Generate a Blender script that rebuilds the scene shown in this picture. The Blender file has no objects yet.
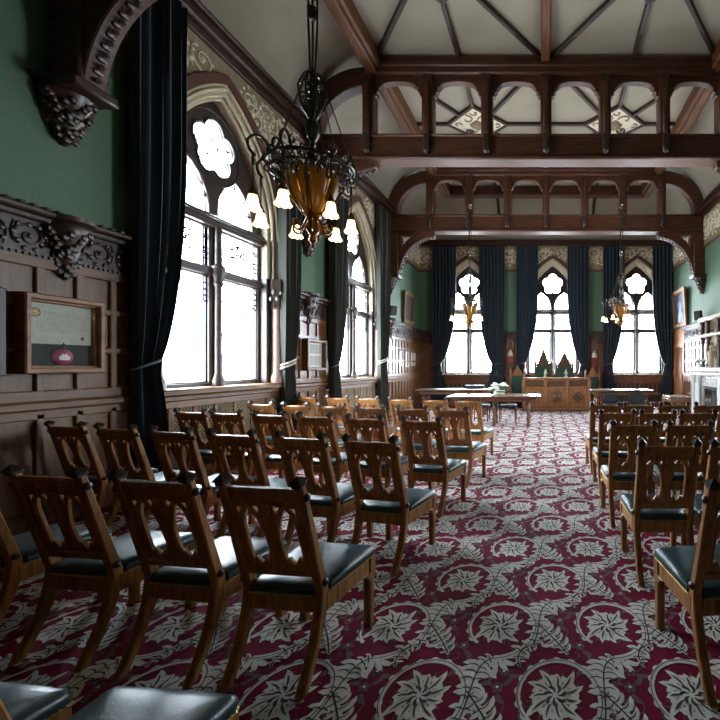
import bpy, bmesh, math, random
import numpy as np
from mathutils import Matrix, Vector
PI = math.pi
R = math.radians
random.seed(7)
scene = bpy.context.scene
C = scene.collection
PX, PY, F, EYE = 546.0, 366.0, 420.0, 1.41
HW = 4.38            # half width of the hall
FAR = 14.5           # far wall
NEAR = -2.2
EAVES = 5.58
SKY = 62.0
EXPO = 0.0
TOP = 7.02

def wx(px, Y): return (px - PX) * Y / F
def wz(py, Y): return EYE + (PY - py) * Y / F

# ---------------------------------------------------------------- materials
def nodes_of(name):
    m = bpy.data.materials.new(name); m.use_nodes = True
    nt = m.node_tree
    return m, nt, nt.nodes['Principled BSDF']

def lin(c):
    return tuple(((v / 255.0) / 12.92 if v / 255.0 <= 0.04045 else ((v / 255.0 + 0.055) / 1.055) ** 2.4) for v in c)

def pbr(name, c, rough=0.5, metal=0.0, var=0.25, scale=8.0, stretch=(1, 1, 1), bump=0.0, bscale=40.0, sheen=0.0, spec=0.5, coat=0.0):
    m, nt, b = nodes_of(name)
    N, L = nt.nodes, nt.links
    c = lin(c)
    tc = N.new('ShaderNodeTexCoord'); mp = N.new('ShaderNodeMapping')
    mp.inputs['Scale'].default_value = stretch
    L.new(tc.outputs['Object'], mp.inputs['Vector'])
    nz = N.new('ShaderNodeTexNoise'); nz.inputs['Scale'].default_value = scale; nz.inputs['Detail'].default_value = 5
    L.new(mp.outputs['Vector'], nz.inputs['Vector'])
    cr = N.new('ShaderNodeValToRGB')
    lo, hi = 1 - var, 1 + var
    cr.color_ramp.elements[0].position = 0.3; cr.color_ramp.elements[1].position = 0.72
    cr.color_ramp.elements[0].color = (c[0]*lo, c[1]*lo, c[2]*lo, 1)
    cr.color_ramp.elements[1].color = (min(1, c[0]*hi), min(1, c[1]*hi), min(1, c[2]*hi), 1)
    L.new(nz.outputs['Fac'], cr.inputs['Fac']); L.new(cr.outputs['Color'], b.inputs['Base Color'])
    b.inputs['Roughness'].default_value = rough; b.inputs['Metallic'].default_value = metal
    b.inputs['Specular IOR Level'].default_value = spec
    if sheen:
        b.inputs['Sheen Weight'].default_value = sheen; b.inputs['Sheen Roughness'].default_value = 0.5
    if coat:
        b.inputs['Coat Weight'].default_value = coat; b.inputs['Coat Roughness'].default_value = 0.25
    if bump:
        n2 = N.new('ShaderNodeTexNoise'); n2.inputs['Scale'].default_value = bscale; n2.inputs['Detail'].default_value = 4
        L.new(mp.outputs['Vector'], n2.inputs['Vector'])
        bp = N.new('ShaderNodeBump'); bp.inputs['Strength'].default_value = bump; bp.inputs['Distance'].default_value = 0.01
        L.new(n2.outputs['Fac'], bp.inputs['Height']); L.new(bp.outputs['Normal'], b.inputs['Normal'])
    return m

def wood(name, c1, c2, rough=0.4, stretch=(14, 14, 1.2), coat=0.15, bump=0.08, vary=0.0):
    m, nt, b = nodes_of(name)
    N, L = nt.nodes, nt.links
    tc = N.new('ShaderNodeTexCoord'); mp = N.new('ShaderNodeMapping'); mp.inputs['Scale'].default_value = stretch
    L.new(tc.outputs['Object'], mp.inputs['Vector'])
    src = mp.outputs['Vector']
    if vary:
        oi = N.new('ShaderNodeObjectInfo')
        ad = N.new('ShaderNodeVectorMath'); ad.operation = 'MULTIPLY_ADD'
        cb = N.new('ShaderNodeCombineXYZ')
        for k in range(3): L.new(oi.outputs['Random'], cb.inputs[k])
        ad.inputs[1].default_value = (37, 53, 71)
        L.new(cb.outputs[0], ad.inputs[0]); L.new(mp.outputs['Vector'], ad.inputs[2])
        src = ad.outputs[0]
    nz = N.new('ShaderNodeTexNoise'); nz.inputs['Scale'].default_value = 2.2; nz.inputs['Detail'].default_value = 7; nz.inputs['Distortion'].default_value = 0.6
    L.new(src, nz.inputs['Vector'])
    cr = N.new('ShaderNodeValToRGB')
    cr.color_ramp.elements[0].position = 0.32; cr.color_ramp.elements[1].position = 0.68
    cr.color_ramp.elements[0].color = (*lin(c1), 1); cr.color_ramp.elements[1].color = (*lin(c2), 1)
    L.new(nz.outputs['Fac'], cr.inputs['Fac'])
    out = cr.outputs['Color']
    if vary:
        hs = N.new('ShaderNodeHueSaturation')
        mr = N.new('ShaderNodeMapRange'); mr.inputs[3].default_value = 1 - vary; mr.inputs[4].default_value = 1 + vary
        L.new(oi.outputs['Random'], mr.inputs[0]); L.new(mr.outputs[0], hs.inputs['Value']); L.new(out, hs.inputs['Color'])
        out = hs.outputs['Color']
    L.new(out, b.inputs['Base Color'])
    b.inputs['Roughness'].default_value = rough
    b.inputs['Coat Weight'].default_value = coat; b.inputs['Coat Roughness'].default_value = 0.22
    bp = N.new('ShaderNodeBump'); bp.inputs['Strength'].default_value = bump; bp.inputs['Distance'].default_value = 0.004
    L.new(nz.outputs['Fac'], bp.inputs['Height']); L.new(bp.outputs['Normal'], b.inputs['Normal'])
    return m

def emit(name, c, s, base=(255, 240, 210)):
    m, nt, b = nodes_of(name)
    b.inputs['Base Color'].default_value = (*lin(base), 1)
    b.inputs['Emission Color'].default_value = (*lin(c), 1); b.inputs['Emission Strength'].default_value = s
    b.inputs['Roughness'].default_value = 0.3
    return m

def glassmat(name, tint=(1, 1, 1), gloss=0.06):
    m = bpy.data.materials.new(name); m.use_nodes = True
    nt = m.node_tree; N, L = nt.nodes, nt.links
    N.clear()
    o = N.new('ShaderNodeOutputMaterial'); t = N.new('ShaderNodeBsdfTransparent'); g = N.new('ShaderNodeBsdfGlossy'); mx = N.new('ShaderNodeMixShader')
    t.inputs[0].default_value = (*tint, 1); g.inputs['Roughness'].default_value = 0.05
    mx.inputs[0].default_value = gloss
    L.new(t.outputs[0], mx.inputs[1]); L.new(g.outputs[0], mx.inputs[2]); L.new(mx.outputs[0], o.inputs[0])
    return m

M = {}
M['chair'] = wood('oak_chair_wood', (114, 72, 33), (178, 122, 62), 0.42, (16, 16, 1.6), 0.2, 0.1, 0.14)
M['leather'] = pbr('green_blue_leather', (18, 54, 60), 0.36, 0, 0.25, 6, bump=0.12, bscale=110, coat=0.15)
M['brass'] = pbr('brass_nail', (188, 160, 105), 0.3, 1, 0.15)
M['darkknob'] = pbr('dark_knob', (36, 22, 14), 0.4)
M['truss'] = wood('truss_timber', (50, 24, 10), (90, 48, 20), 0.55, (1.2, 12, 12), 0.03, 0.1)
M['beam'] = wood('purlin_timber', (68, 38, 17), (110, 66, 31), 0.55, (12, 1.2, 12), 0.03, 0.1)
M['rib'] = wood('rib_timber', (36, 21, 12), (58, 36, 20), 0.55, (4, 4, 4), 0.0, 0.1)
M['panel'] = wood('panelling_oak', (80, 56, 31), (114, 80, 43), 0.45, (12, 12, 1.3), 0.12, 0.06)
M['panelz'] = wood('panelling_rail', (80, 55, 30), (120, 84, 44), 0.45, (1.5, 1.5, 10), 0.12, 0.06)
M['panelg'] = wood('glossy_panelling', (88, 56, 30), (122, 80, 42), 0.36, (12, 12, 1.3), 0.8, 0.06)
M['panelgz'] = wood('glossy_rail', (86, 54, 29), (126, 82, 42), 0.36, (1.5, 1.5, 10), 0.8, 0.06)
M['carved'] = wood('carved_dark_oak', (38, 23, 15), (66, 42, 27), 0.42, (9, 9, 9), 0.2, 0.2)
M['endpanel'] = wood('end_panelling', (82, 48, 28), (122, 76, 45), 0.4, (12, 12, 1.3), 0.2, 0.08)
M['green'] = pbr('green_painted_wall', (78, 108, 82), 0.6, 0, 0.10, 26, bump=0.15, bscale=60)
M['ceil'] = pbr('cream_plaster', (142, 134, 115), 0.75, 0, 0.06, 3, bump=0.05, bscale=20)
M['plaster'] = pbr('relief_plaster', (208, 198, 172), 0.6, 0, 0.12, 20)
M['plbg'] = pbr('relief_ground', (130, 116, 88), 0.7, 0, 0.2, 14)
M['stone'] = pbr('arch_stone', (186, 174, 146), 0.5, 0, 0.1, 9, bump=0.06)
M['hood'] = pbr('hood_moulding', (84, 52, 40), 0.5, 0, 0.15)
M['frame'] = wood('window_oak', (34, 27, 24), (60, 45, 36), 0.4, (10, 10, 2), 0.2, 0.1)
M['colon'] = pbr('colonnette', (128, 96, 84), 0.35, 0, 0.15, 12, coat=0.2)
M['came'] = pbr('lead_came', (40, 42, 46), 0.5, 0.4)
M['glass'] = glassmat('window_glass', (0.97, 0.985, 1.0), 0.05)
M['stain'] = glassmat('stained_glass', (0.75, 0.78, 0.60), 0.05)
M['picglass'] = glassmat('picture_glass', (1, 1, 1), 0.025)
M['curtain'] = pbr('navy_velvet', (15, 32, 42), 0.85, 0, 0.25, 5, (6, 6, 0.5), sheen=0.1)
M['olive'] = pbr('dark_olive_velvet', (42, 46, 36), 0.85, 0, 0.3, 5, (6, 6, 0.5), sheen=0.25)
M['tie'] = pbr('tieback_band', (66, 78, 84), 0.7)
M['tielight'] = pbr('pale_band', (205, 205, 190), 0.6)
M['crimson'] = pbr('carpet_crimson', (116, 8, 44), 0.9, 0, 0.22, 5, bump=0.3, bscale=300, sheen=0.0, spec=0.15)
M['cgrey'] = pbr('carpet_grey', (222, 216, 207), 0.85, 0, 0.12, 30, bump=0.3, bscale=300, sheen=0.0, spec=0.3)
M['cmid'] = pbr('carpet_mid', (104, 82, 82), 0.85, 0, 0.2, 30, bump=0.3, bscale=300, spec=0.25)
M['cdark'] = pbr('carpet_dark', (62, 54, 54), 0.85, 0, 0.2, 30, bump=0.3, bscale=300, spec=0.25)
M['iron'] = pbr('black_iron', (84, 78, 70), 0.28, 0.9, 0.3, 14)
M['amber'] = emit('amber_glass', (220, 140, 30), 0.04, (112, 72, 16))
M['brassd'] = pbr('aged_brass', (140, 98, 40), 0.3, 1, 0.3, 14)
M['shade'] = emit('lit_glass_shade', (255, 222, 160), 3.0)
M['framewood'] = wood('case_oak', (104, 64, 30), (152, 98, 48), 0.45, (6, 2, 6), 0.08, 0.08)
M['darkboard'] = wood('dark_board', (46, 26, 15), (66, 38, 22), 0.45, (8, 8, 1.2), 0.2, 0.08)
M['paper'] = pbr('parchment', (182, 186, 172), 0.7, 0, 0.08, 12)
M['ink'] = pbr('ink', (82, 80, 66), 0.8)
M['gold'] = pbr('gilding', (150, 120, 60), 0.4, 0.6)
M['greencloth'] = pbr('dark_green_mount', (18, 38, 34), 0.8)
M['seal'] = pbr('magenta_seal', (148, 40, 92), 0.5)
M['white'] = pbr('white_paper', (228, 226, 218), 0.6, 0, 0.05)
M['black'] = pbr('black_plastic', (16, 16, 17), 0.45)
M['marble'] = pbr('white_marble', (206, 206, 202), 0.35, 0, 0.1, 6, coat=0.15)
M['gilt'] = pbr('gilt_frame', (120, 88, 50), 0.4, 0.4, 0.35, 30)
M['canvas'] = pbr('portrait_canvas', (54, 60, 84), 0.4, 0, 0.6, 4)
M['canvas2'] = pbr('dark_canvas', (48, 44, 42), 0.4, 0, 0.7, 9)
M['tablewood'] = wood('table_oak', (70, 40, 24), (106, 64, 38), 0.35, (1.5, 12, 12), 0.3, 0.08)
M['tabletop'] = pbr('table_leather_top', (150, 136, 118), 0.22, 0, 0.08)
M['greentop'] = pbr('green_leather_top', (30, 66, 54), 0.35, 0, 0.2)
M['desk'] = wood('desk_oak', (112, 70, 38), (152, 102, 60), 0.4, (10, 10, 1.5), 0.25, 0.08)
M['deskdark'] = wood('desk_carving', (66, 40, 22), (98, 62, 34), 0.45, (10, 10, 3), 0.2, 0.15)
M['petal'] = pbr('white_petals', (228, 230, 222), 0.6, 0, 0.08)
M['leaf'] = pbr('leaf_green', (56, 82, 44), 0.6, 0, 0.3)
M['red'] = pbr('red_enamel', (118, 34, 32), 0.5)
M['door'] = wood('door_wood', (118, 64, 30), (150, 88, 44), 0.4, (10, 10, 1.2), 0.2, 0.08)
M['ext'] = pbr('outside_render', (235, 235, 232), 0.8)
M['slate'] = pbr('outside_slate', (80, 86, 96), 0.6)

# ---------------------------------------------------------------- mesh builder
_cube = [(-1,-1,-1),(1,-1,-1),(1,1,-1),(-1,1,-1),(-1,-1,1),(1,-1,1),(1,1,1),(-1,1,1)]
_cubef = [(3,2,1,0),(4,5,6,7),(0,1,5,4),(1,2,6,5),(2,3,7,6),(3,0,4,7)]
_bevcache = {}
class MB:
    def __init__(s, M=None):
        s.v = []; s.f = []; s.mi = []; s.M = M
    def add(s, vs, fs, mi=0, M=None):
        T = s.M
        if M is not None: T = M if T is None else T @ M
        n = len(s.v)
        if T is not None:
            vs = [T @ Vector(p) for p in vs]
            if T.to_3x3().determinant() < 0: fs = [tuple(reversed(f)) for f in fs]
        s.v.extend(tuple(p) for p in vs)
        s.f.extend(tuple(i + n for i in f) for f in fs)
        s.mi.extend([mi] * len(fs))
        return s
    def box(s, x0, x1, y0, y1, z0, z1, bev=0.0, mi=0, M=None):
        if x1 < x0: x0, x1 = x1, x0
        if y1 < y0: y0, y1 = y1, y0
        if z1 < z0: z0, z1 = z1, z0
        if bev <= 0:
            vs = [((x0+x1)/2+a*(x1-x0)/2, (y0+y1)/2+b*(y1-y0)/2, (z0+z1)/2+c*(z1-z0)/2) for a, b, c in _cube]
            return s.add(vs, _cubef, mi, M)
        bev = min(bev, (x1-x0)*.45, (y1-y0)*.45, (z1-z0)*.45)
        vs = []; idx = {}
        lo = (x0, y0, z0); hi = (x1, y1, z1)
        for sx in (0, 1):
            for sy in (0, 1):
                for sz in (0, 1):
                    sg = (sx, sy, sz)
                    for ax in range(3):
                        p = []
                        for k in range(3):
                            base = hi[k] if sg[k] else lo[k]
                            if k != ax: base += -bev if sg[k] else bev
                            p.append(base)
                        idx[(sg, ax)] = len(vs); vs.append(tuple(p))
        fs = []
        ctr = Vector(((x0+x1)/2, (y0+y1)/2, (z0+z1)/2))
        def put(f):
            a, b, c = (Vector(vs[f[i]]) for i in range(3))
            n = (b-a).cross(c-a); m = sum((Vector(vs[i]) for i in f), Vector())/len(f) - ctr
            fs.append(tuple(f) if n.dot(m) > 0 else tuple(reversed(f)))
        for ax in range(3):
            o = [k for k in range(3) if k != ax]
            for t in (0, 1):
                q = []
                for (a, b) in ((0,0),(1,0),(1,1),(0,1)):
                    sg = [0,0,0]; sg[ax] = t; sg[o[0]] = a; sg[o[1]] = b
                    q.append(idx[(tuple(sg), ax)])
                put(q)
            for a in (0, 1):
                for b in (0, 1):
                    s0 = [0,0,0]; s0[o[0]] = a; s0[o[1]] = b; s1 = list(s0); s1[ax] = 1
                    s0 = tuple(s0); s1 = tuple(s1)
                    put([idx[(s0, o[0])], idx[(s1, o[0])], idx[(s1, o[1])], idx[(s0, o[1])]])
        for sg in [(a,b,c) for a in (0,1) for b in (0,1) for c in (0,1)]:
            put([idx[(sg, 0)], idx[(sg, 1)], idx[(sg, 2)]])
        return s.add(vs, fs, mi, M)
    def tube(s, pts, r, n=6, cap=True, mi=0, M=None, closed=False):
        pts = [Vector(p) for p in pts]; k = len(pts)
        rs = r if isinstance(r, (list, tuple)) else [r] * k
        vs = []; fs = []
        up = None
        for i, p in enumerate(pts):
            if closed: t = pts[(i+1) % k] - pts[i-1]
            else: t = pts[min(i+1, k-1)] - pts[max(i-1, 0)]
            t = t.normalized() if t.length > 1e-9 else Vector((0,0,1))
            if up is None:
                up = Vector((0,0,1)) if abs(t.z) < .9 else Vector((1,0,0))
            a = t.cross(up)
            if a.length < 1e-6: a = t.cross(Vector((0.3,1,0.2)))
            a.normalize(); b = a.cross(t); up = b
            for j in range(n):
                an = 2*PI*j/n
                vs.append(p + (a*math.cos(an) + b*math.sin(an)) * rs[i])
        m = k if closed else k-1
        for i in range(m):
            for j in range(n):
                i2 = (i+1) % k
                fs.append((i*n+j, i2*n+j, i2*n+(j+1) % n, i*n+(j+1) % n))
        if cap and not closed:
            fs.append(tuple(range(n))); fs.append(tuple((k-1)*n + j for j in reversed(range(n))))
        return s.add(vs, fs, mi, M)
    def lathe(s, prof, c=(0,0,0), n=12, mi=0, M=None, ph=0.0, lob=0, la=0.0):
        vs = []; fs = []
        for (r, z) in prof:
            for j in range(n):
                an = 2*PI*j/n + ph
                rr = r * (1 + la*math.cos(lob*an)) if lob else r
                vs.append((c[0]+rr*math.cos(an), c[1]+rr*math.sin(an), c[2]+z))
        k = len(prof)
        for i in range(k-1):
            for j in range(n):
                fs.append((i*n+j, i*n+(j+1) % n, (i+1)*n+(j+1) % n, (i+1)*n+j))
        fs.append(tuple(reversed(range(n)))); fs.append(tuple((k-1)*n+j for j in range(n)))
        return s.add(vs, fs, mi, M)
    def plate(s, loops, th, zc=0.0, bev=0.0, mi=0, M=None):
        cu = bpy.data.curves.new('tmp', 'CURVE'); cu.dimensions = '2D'; cu.fill_mode = 'BOTH'
        cu.extrude = max(th/2 - bev, 1e-5)
        if bev > 0:
            cu.bevel_depth = bev; cu.bevel_resolution = 0; cu.offset = -bev
        for L in loops:
            sp = cu.splines.new('POLY'); sp.points.add(len(L)-1); sp.use_cyclic_u = True
            for p, q in zip(sp.points, L): p.co = (q[0], q[1], 0, 1)
        o = bpy.data.objects.new('tmp', cu); me = o.to_mesh()
        bm = bmesh.new(); bm.from_mesh(me); bmesh.ops.remove_doubles(bm, verts=bm.verts, dist=1e-6)
        bmesh.ops.recalc_face_normals(bm, faces=bm.faces)
        vs = [(v.co.x, v.co.y, v.co.z + zc) for v in bm.verts]
        bm.verts.index_update()
        fs = [tuple(v.index for v in f.verts) for f in bm.faces]
        bm.free(); o.to_mesh_clear(); bpy.data.objects.remove(o); bpy.data.curves.remove(cu)
        return s.add(vs, fs, mi, M)
    def blob(s, c, r, sx=1, sy=1, sz=1, n=8, m=5, mi=0, M=None):
        pr = [(max(1e-4, math.sin(PI*i/m)) * r, -math.cos(PI*i/m) * r) for i in range(m+1)]
        vs = []; fs = []
        for (q, z) in pr:
            for j in range(n):
                an = 2*PI*j/n
                vs.append((c[0]+q*sx*math.cos(an), c[1]+q*sy*math.sin(an), c[2]+z*sz))
        for i in range(m):
            for j in range(n):
                fs.append((i*n+j, i*n+(j+1) % n, (i+1)*n+(j+1) % n, (i+1)*n+j))
        return s.add(vs, fs, mi, M)
    def build(s, name, mat, parent=None, smooth=True, ang=38, rel=True):
        me = bpy.data.meshes.new(name)
        vs = s.v
        if parent is not None and rel:
            root = parent
            while root.parent: root = root.parent
            off = root.location
            vs = [(x-off[0], y-off[1], z-off[2]) for x, y, z in vs]
        me.from_pydata(vs, [], s.f)
        mats = mat if isinstance(mat, (list, tuple)) else [mat]
        for q in mats: me.materials.append(q)
        if len(mats) > 1: me.polygons.foreach_set('material_index', s.mi)
        if smooth:
            me.polygons.foreach_set('use_smooth', [True]*len(me.polygons))
            me.set_sharp_from_angle(angle=R(ang))
        me.update()
        o = bpy.data.objects.new(name, me); C.objects.link(o)
        if parent is not None: o.parent = parent
        return o

def tag(o, label, cat, group=None, kind=None):
    if label: o['label'] = label
    if cat: o['category'] = cat
    if group: o['group'] = group
    if kind: o['kind'] = kind
    return o
def thing(name, label, cat, loc=(0,0,0), rz=0.0, group=None):
    o = bpy.data.objects.new(name, None); C.objects.link(o)
    o.empty_display_size = 0.1
    o.location = loc; o.rotation_euler = (0, 0, rz)
    return tag(o, label, cat, group)
def struct(name, loc=(0,0,0)):
    o = bpy.data.objects.new(name, None); C.objects.link(o); o.location = loc; o['kind'] = 'structure'
    return o
def dup(root, loc, rz, label, group=None):
    r = root.copy(); C.objects.link(r); r.location = loc; r.rotation_euler = (0, 0, rz)
    r['label'] = label
    if group: r['group'] = group
    def rec(a, b):
        for ch in list(a.children):
            c = ch.copy(); C.objects.link(c); c.parent = b
            rec(ch, c)
    rec(root, r)
    return r

# wall frames: local x = along wall, y = up, z = depth into the wall
ML = Matrix(((0,0,-1,-HW),(1,0,0,0),(0,1,0,0),(0,0,0,1)))
MR = Matrix(((0,0,1,HW),(1,0,0,0),(0,1,0,0),(0,0,0,1)))
ME = Matrix(((1,0,0,0),(0,0,1,FAR),(0,1,0,0),(0,0,0,1)))
MN = Matrix(((1,0,0,0),(0,0,-1,NEAR),(0,1,0,0),(0,0,0,1)))
def TX(x, y=0, z=0): return Matrix.Translation((x, y, z))

def rect(x0, x1, y0, y1): return [(x0,y0),(x1,y0),(x1,y1),(x0,y1)]
def arch(a, bottom, spring, rise, o=0.0, cx=0.0, n=12, open_=False):
    """pointed arch outline, offset outwards by o"""
    Rr = (a*a + rise*rise) / (2*a); c = a - Rr; Ro = Rr + o
    th = math.acos(max(-1, min(1, -c / Ro)))
    pts = [(c + Ro*math.cos(th*i/n), spring + Ro*math.sin(th*i/n)) for i in range(n+1)]
    right = pts; left = [(-x, y) for x, y in reversed(pts[:-1])]
    out = [(cx+x, y) for x, y in right + left]
    if bottom is None: return out
    return [(cx-(a+o), bottom), (cx+(a+o), bottom)] + out
def foil(cx, cy, ring, r, n=5, ph=PI/2, seg=60):
    out = []
    for i in range(seg):
        t = 2*PI*i/seg; best = 0.02
        for k in range(n):
            a = ph + 2*PI*k/n
            px, py = ring*math.cos(a), ring*math.sin(a)
            b = px*math.cos(t) + py*math.sin(t); d = b*b - (ring*ring - r*r)
            if d >= 0: best = max(best, b + math.sqrt(d))
        out.append((cx + best*math.cos(t), cy + best*math.sin(t)))
    return out
def bez(p0, p1, p2, p3, n=12):
    out = []
    for i in range(n+1):
        t = i/n; u = 1-t
        out.append(tuple(u*u*u*a + 3*u*u*t*b + 3*u*t*t*c + t*t*t*d for a, b, c, d in zip(p0, p1, p2, p3)))
    return out
def smooth(pts, n=5):
    out = []; k = len(pts)
    for i in range(k-1):
        p = [Vector(pts[max(0, min(k-1, i+d))]) for d in (-1, 0, 1, 2)]
        for j in range(n):
            t = j/n
            out.append(.5*((2*p[1])+(p[2]-p[0])*t+(2*p[0]-5*p[1]+4*p[2]-p[3])*t*t+(3*p[1]-p[0]-3*p[2]+p[3])*t**3))
    out.append(Vector(pts[-1])); return out
def spiral(c, r0, r1, a0, a1, n=24):
    return [(c[0] + (r0+(r1-r0)*i/n)*math.cos(a0+(a1-a0)*i/n), c[1] + (r0+(r1-r0)*i/n)*math.sin(a0+(a1-a0)*i/n)) for i in range(n+1)]

def scroll_relief(mb, x0, x1, y0, y1, r=0.014, d=-0.02, test=None, pitch=None):
    """a running leaf scroll in relief on the local xy plane"""
    h = y1-y0; p = pitch or h*1.05; n = max(1, int(round((x1-x0)/p))); p = (x1-x0)/n
    for k in range(n):
        cx = x0 + (k+.5)*p; cy = (y0+y1)/2; s = 1 if k % 2 == 0 else -1
        if test and not test(cx, cy): continue
        R0 = min(p, h)*.42
        sp = [(x, cy + s*(y-cy)) for x, y in spiral((cx, cy), R0, R0*.22, PI*.95, -PI*1.55, 22)]
        mb.tube([(x, y, d) for x, y in sp], [r*(1.1-.5*i/22) for i in range(23)], 5)
        mb.blob((cx, cy, d), R0*.2, 1, 1, .6, 6, 4)
        for j in range(9):
            a = 2*PI*j/9 + .2*s
            q = R0*(.98 + .12*math.sin(3*a))
            if test and not test(cx+q*math.cos(a), cy+q*math.sin(a)): continue
            mb.blob((cx+q*math.cos(a), cy+s*q*math.sin(a), d), r*1.7, 1.3, 1.3, .7, 5, 4)
        for q in (-1, 1):
            e = bez((cx+q*R0*.7, cy-s*R0*.7, d), (cx+q*p*.5, cy-s*h*.2, d), (cx+q*p*.45, cy+s*h*.2, d), (cx+q*p*.38, cy+s*h*.42, d), 7)
            if test and not all(test(pt[0], pt[1]) for pt in e[::3]): continue
            mb.tube(e, [r*.9*(1-.08*i) for i in range(8)], 4)
# ================================================================ SETTING
WIN_L = [(5.70, .90), (9.72, .90)]           # windows of the left wall: centre along the wall, half width
WIN_R_ADDED = [(8.05, .80)]             # unseen window added in the right wall to light the left side
WIN_E = [(-2.68, .83), (.23, .83), (3.15, .83)]
SILL, SPR, RISE = 1.14, 3.3, 1.5
KS, KE = 1.045, 1.012      # side windows stand a little taller than the far ones
def kz(L, k): return [(x, SILL+(y-SILL)*k) for x, y in L]
JO = .10                                      # jamb outside the lights

def wall_plate(name, Mx, u0, u1, wins, z1=EAVES+.1, extra=[], k=KS):
    mb = MB(Mx)
    loops = [rect(u0, u1, -.2, z1)] + [kz(arch(a, SILL-.05, SPR, RISE, JO, cx=c), k) for c, a in wins] + extra
    mb.plate(loops, .27, .135)
    o = mb.build(name, M['green'], smooth=False); o['kind'] = 'structure'
    return o
DOOR_R = rect(13.25, 14.1, 0, 2.02)
wall_plate('wall_left', ML, NEAR-.5, FAR+.5, WIN_L)
wall_plate('wall_right', MR, NEAR-.5, FAR+.5, WIN_R_ADDED, extra=[rect(13.25, 14.1, -.1, 2.02)])
wall_plate('wall_far', ME, -HW, HW, WIN_E, k=KE)
wall_plate('wall_near', MN, -HW-.4, HW+.4, [], z1=TOP+.15)
fl = MB(); fl.box(-HW-.5, HW+.5, NEAR-.5, FAR+.5, -.2, -.02)
o = fl.build('floor', M['darkboard'], smooth=False); o['kind'] = 'structure'

# ceiling: flat plaster with a cove round three sides
def cove(t):
    w = 1.38
    if t <= 0: return EAVES
    if t >= w: return TOP
    return EAVES + (TOP-EAVES)*math.sqrt(1-(1-t/w)**2)
def ceil_z(x, y): return min(cove(HW+.05-abs(x)), cove(FAR+.05-y))
ts = [-.4, 0, .01, .04, .09, .16, .25, .36, .5, .66, .84, 1.04, 1.22, 1.38]
xs = sorted(set([round(-(HW+.05)+t, 4) for t in ts] + [round(HW+.05-t, 4) for t in ts] + [-1.5, 0, 1.5]))
ys = sorted(set([NEAR-.4, 0, 4, 8, 12] + [round(FAR+.05-t, 4) for t in ts]))
cm = MB()
cm.add([(x, y, ceil_z(x, y)) for y in ys for x in xs],
       [(j*len(xs)+i, (j+1)*len(xs)+i, (j+1)*len(xs)+i+1, j*len(xs)+i+1) for j in range(len(ys)-1) for i in range(len(xs)-1)])
ceil_o = cm.build('ceiling', M['ceil'], ang=30); ceil_o['kind'] = 'structure'
# purlins, ridge and ribs belong to the ceiling
TR = [3.8, 7.67, 11.7]
PUR = 3.12
HIPY = FAR-1.3
for x, w in ((-PUR, .15), (PUR, .15), (0, .085)):
    mb = MB(); mb.box(x-w, x+w, NEAR-.3, HIPY+(.1 if x else 0), 6.74 if x else 6.86, 7.06, .03)
    if x: mb.box(x-w*.55, x+w*.55, NEAR-.3, HIPY, 6.68, 6.75, .02)
    mb.build('purlin' if x else 'ridge_beam', M['beam'], ceil_o)
mb = MB(); mb.box(-PUR-.1, PUR+.1, HIPY-.14, HIPY+.14, 6.72, 7.06, .03); mb.build('purlin', M['truss'], ceil_o)
def rib(mb, a, b, w=.036, z=TOP):
    a = Vector((a[0], a[1], 0)); b = Vector((b[0], b[1], 0)); d = (b-a); L = d.length; an = math.atan2(d.y, d.x)
    mb.box(0, L, -w, w, -.075, .04, .012, M=Matrix.Translation((a.x, a.y, z)) @ Matrix.Rotation(an, 4, 'Z'))
bays = [(-.1, TR[0]), (TR[0], TR[1]), (TR[1], TR[2])]
for (y0, y1) in bays:
    yc = (y0+y1)/2
    for sx in (-1, 1):
        cx = sx*1.58; d = .68
        cor = [(cx-d, yc), (cx, yc+d), (cx+d, yc), (cx, yc-d)]
        bp = MB(); bp.plate([[(p[0], p[1]) for p in cor]], .05, TOP-.02)
        boss = bp.build('boss_panel', M['plaster'], ceil_o, smooth=False)
        rl = MB()
        for k in range(4):
            q0, q1 = cor[k], cor[(k+1) % 4]
            mx, my = (q0[0]+q1[0]+2*cx*.6)/3.2, (q0[1]+q1[1]+2*yc*.6)/3.2
            rl.tube([(x, y, TOP-.05) for x, y in spiral((mx, my), .17, .03, k*PI/2, k*PI/2+4.5, 18)], .022, 5)
            rl.tube([(x, y, TOP-.05) for x, y in spiral((cx+(q0[0]-cx)*.66, yc+(q0[1]-yc)*.66), .1, .02, k, k-4.5, 12)], .018, 5)
        rl.lathe([(.02, -.16), (.1, -.13), (.16, -.06), (.17, 0)], (cx, yc, TOP), 8, lob=4, la=.15)
        rl.build('boss_relief', M['plbg'], boss)
        rb = MB()
        for k in range(4): rib(rb, cor[k], cor[(k+1) % 4], .035)
        rib(rb, cor[0], ((-PUR if sx < 0 else 0), yc)); rib(rb, cor[2], ((0 if sx < 0 else PUR), yc))
        rib(rb, cor[1], (cx, y1)); rib(rb, cor[3], (cx, y0))
        for (ux, uy) in ((-1,-1), (1,-1), (1,1), (-1,1)):
            rib(rb, (cx+ux*d/2, yc+uy*d/2), (cx+ux*1.5, yc+uy*(y1-y0)/2*.97))
        rb.build('rib', M['rib'], ceil_o)
for x in (-1.58, 0, 1.58):           # ribs on the hip and short last bay
    mb = MB(); mb.box(x-.04, x+.04, TR[2], HIPY, TOP-.07, TOP+.03, .01)
    pts = [(x, FAR+.03-t, cove(t)-.02) for t in (.05, .12, .25, .45, .75, 1.1, 1.3)]
    mb.tube(pts, .045, 4); mb.build('rib', M['rib'], ceil_o)
for sx in (-1, 1):
    for yb in (1.9, 5.73, 9.7):
        mb = MB(); mb.tube([(sx*(HW+.03-t), yb, cove(t)-.02) for t in (.06, .12, .25, .45, .75, 1.1, 1.3)], .03, 4)
        if yb == 1.9: mb.build('rib', M['rib'], ceil_o)

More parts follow.
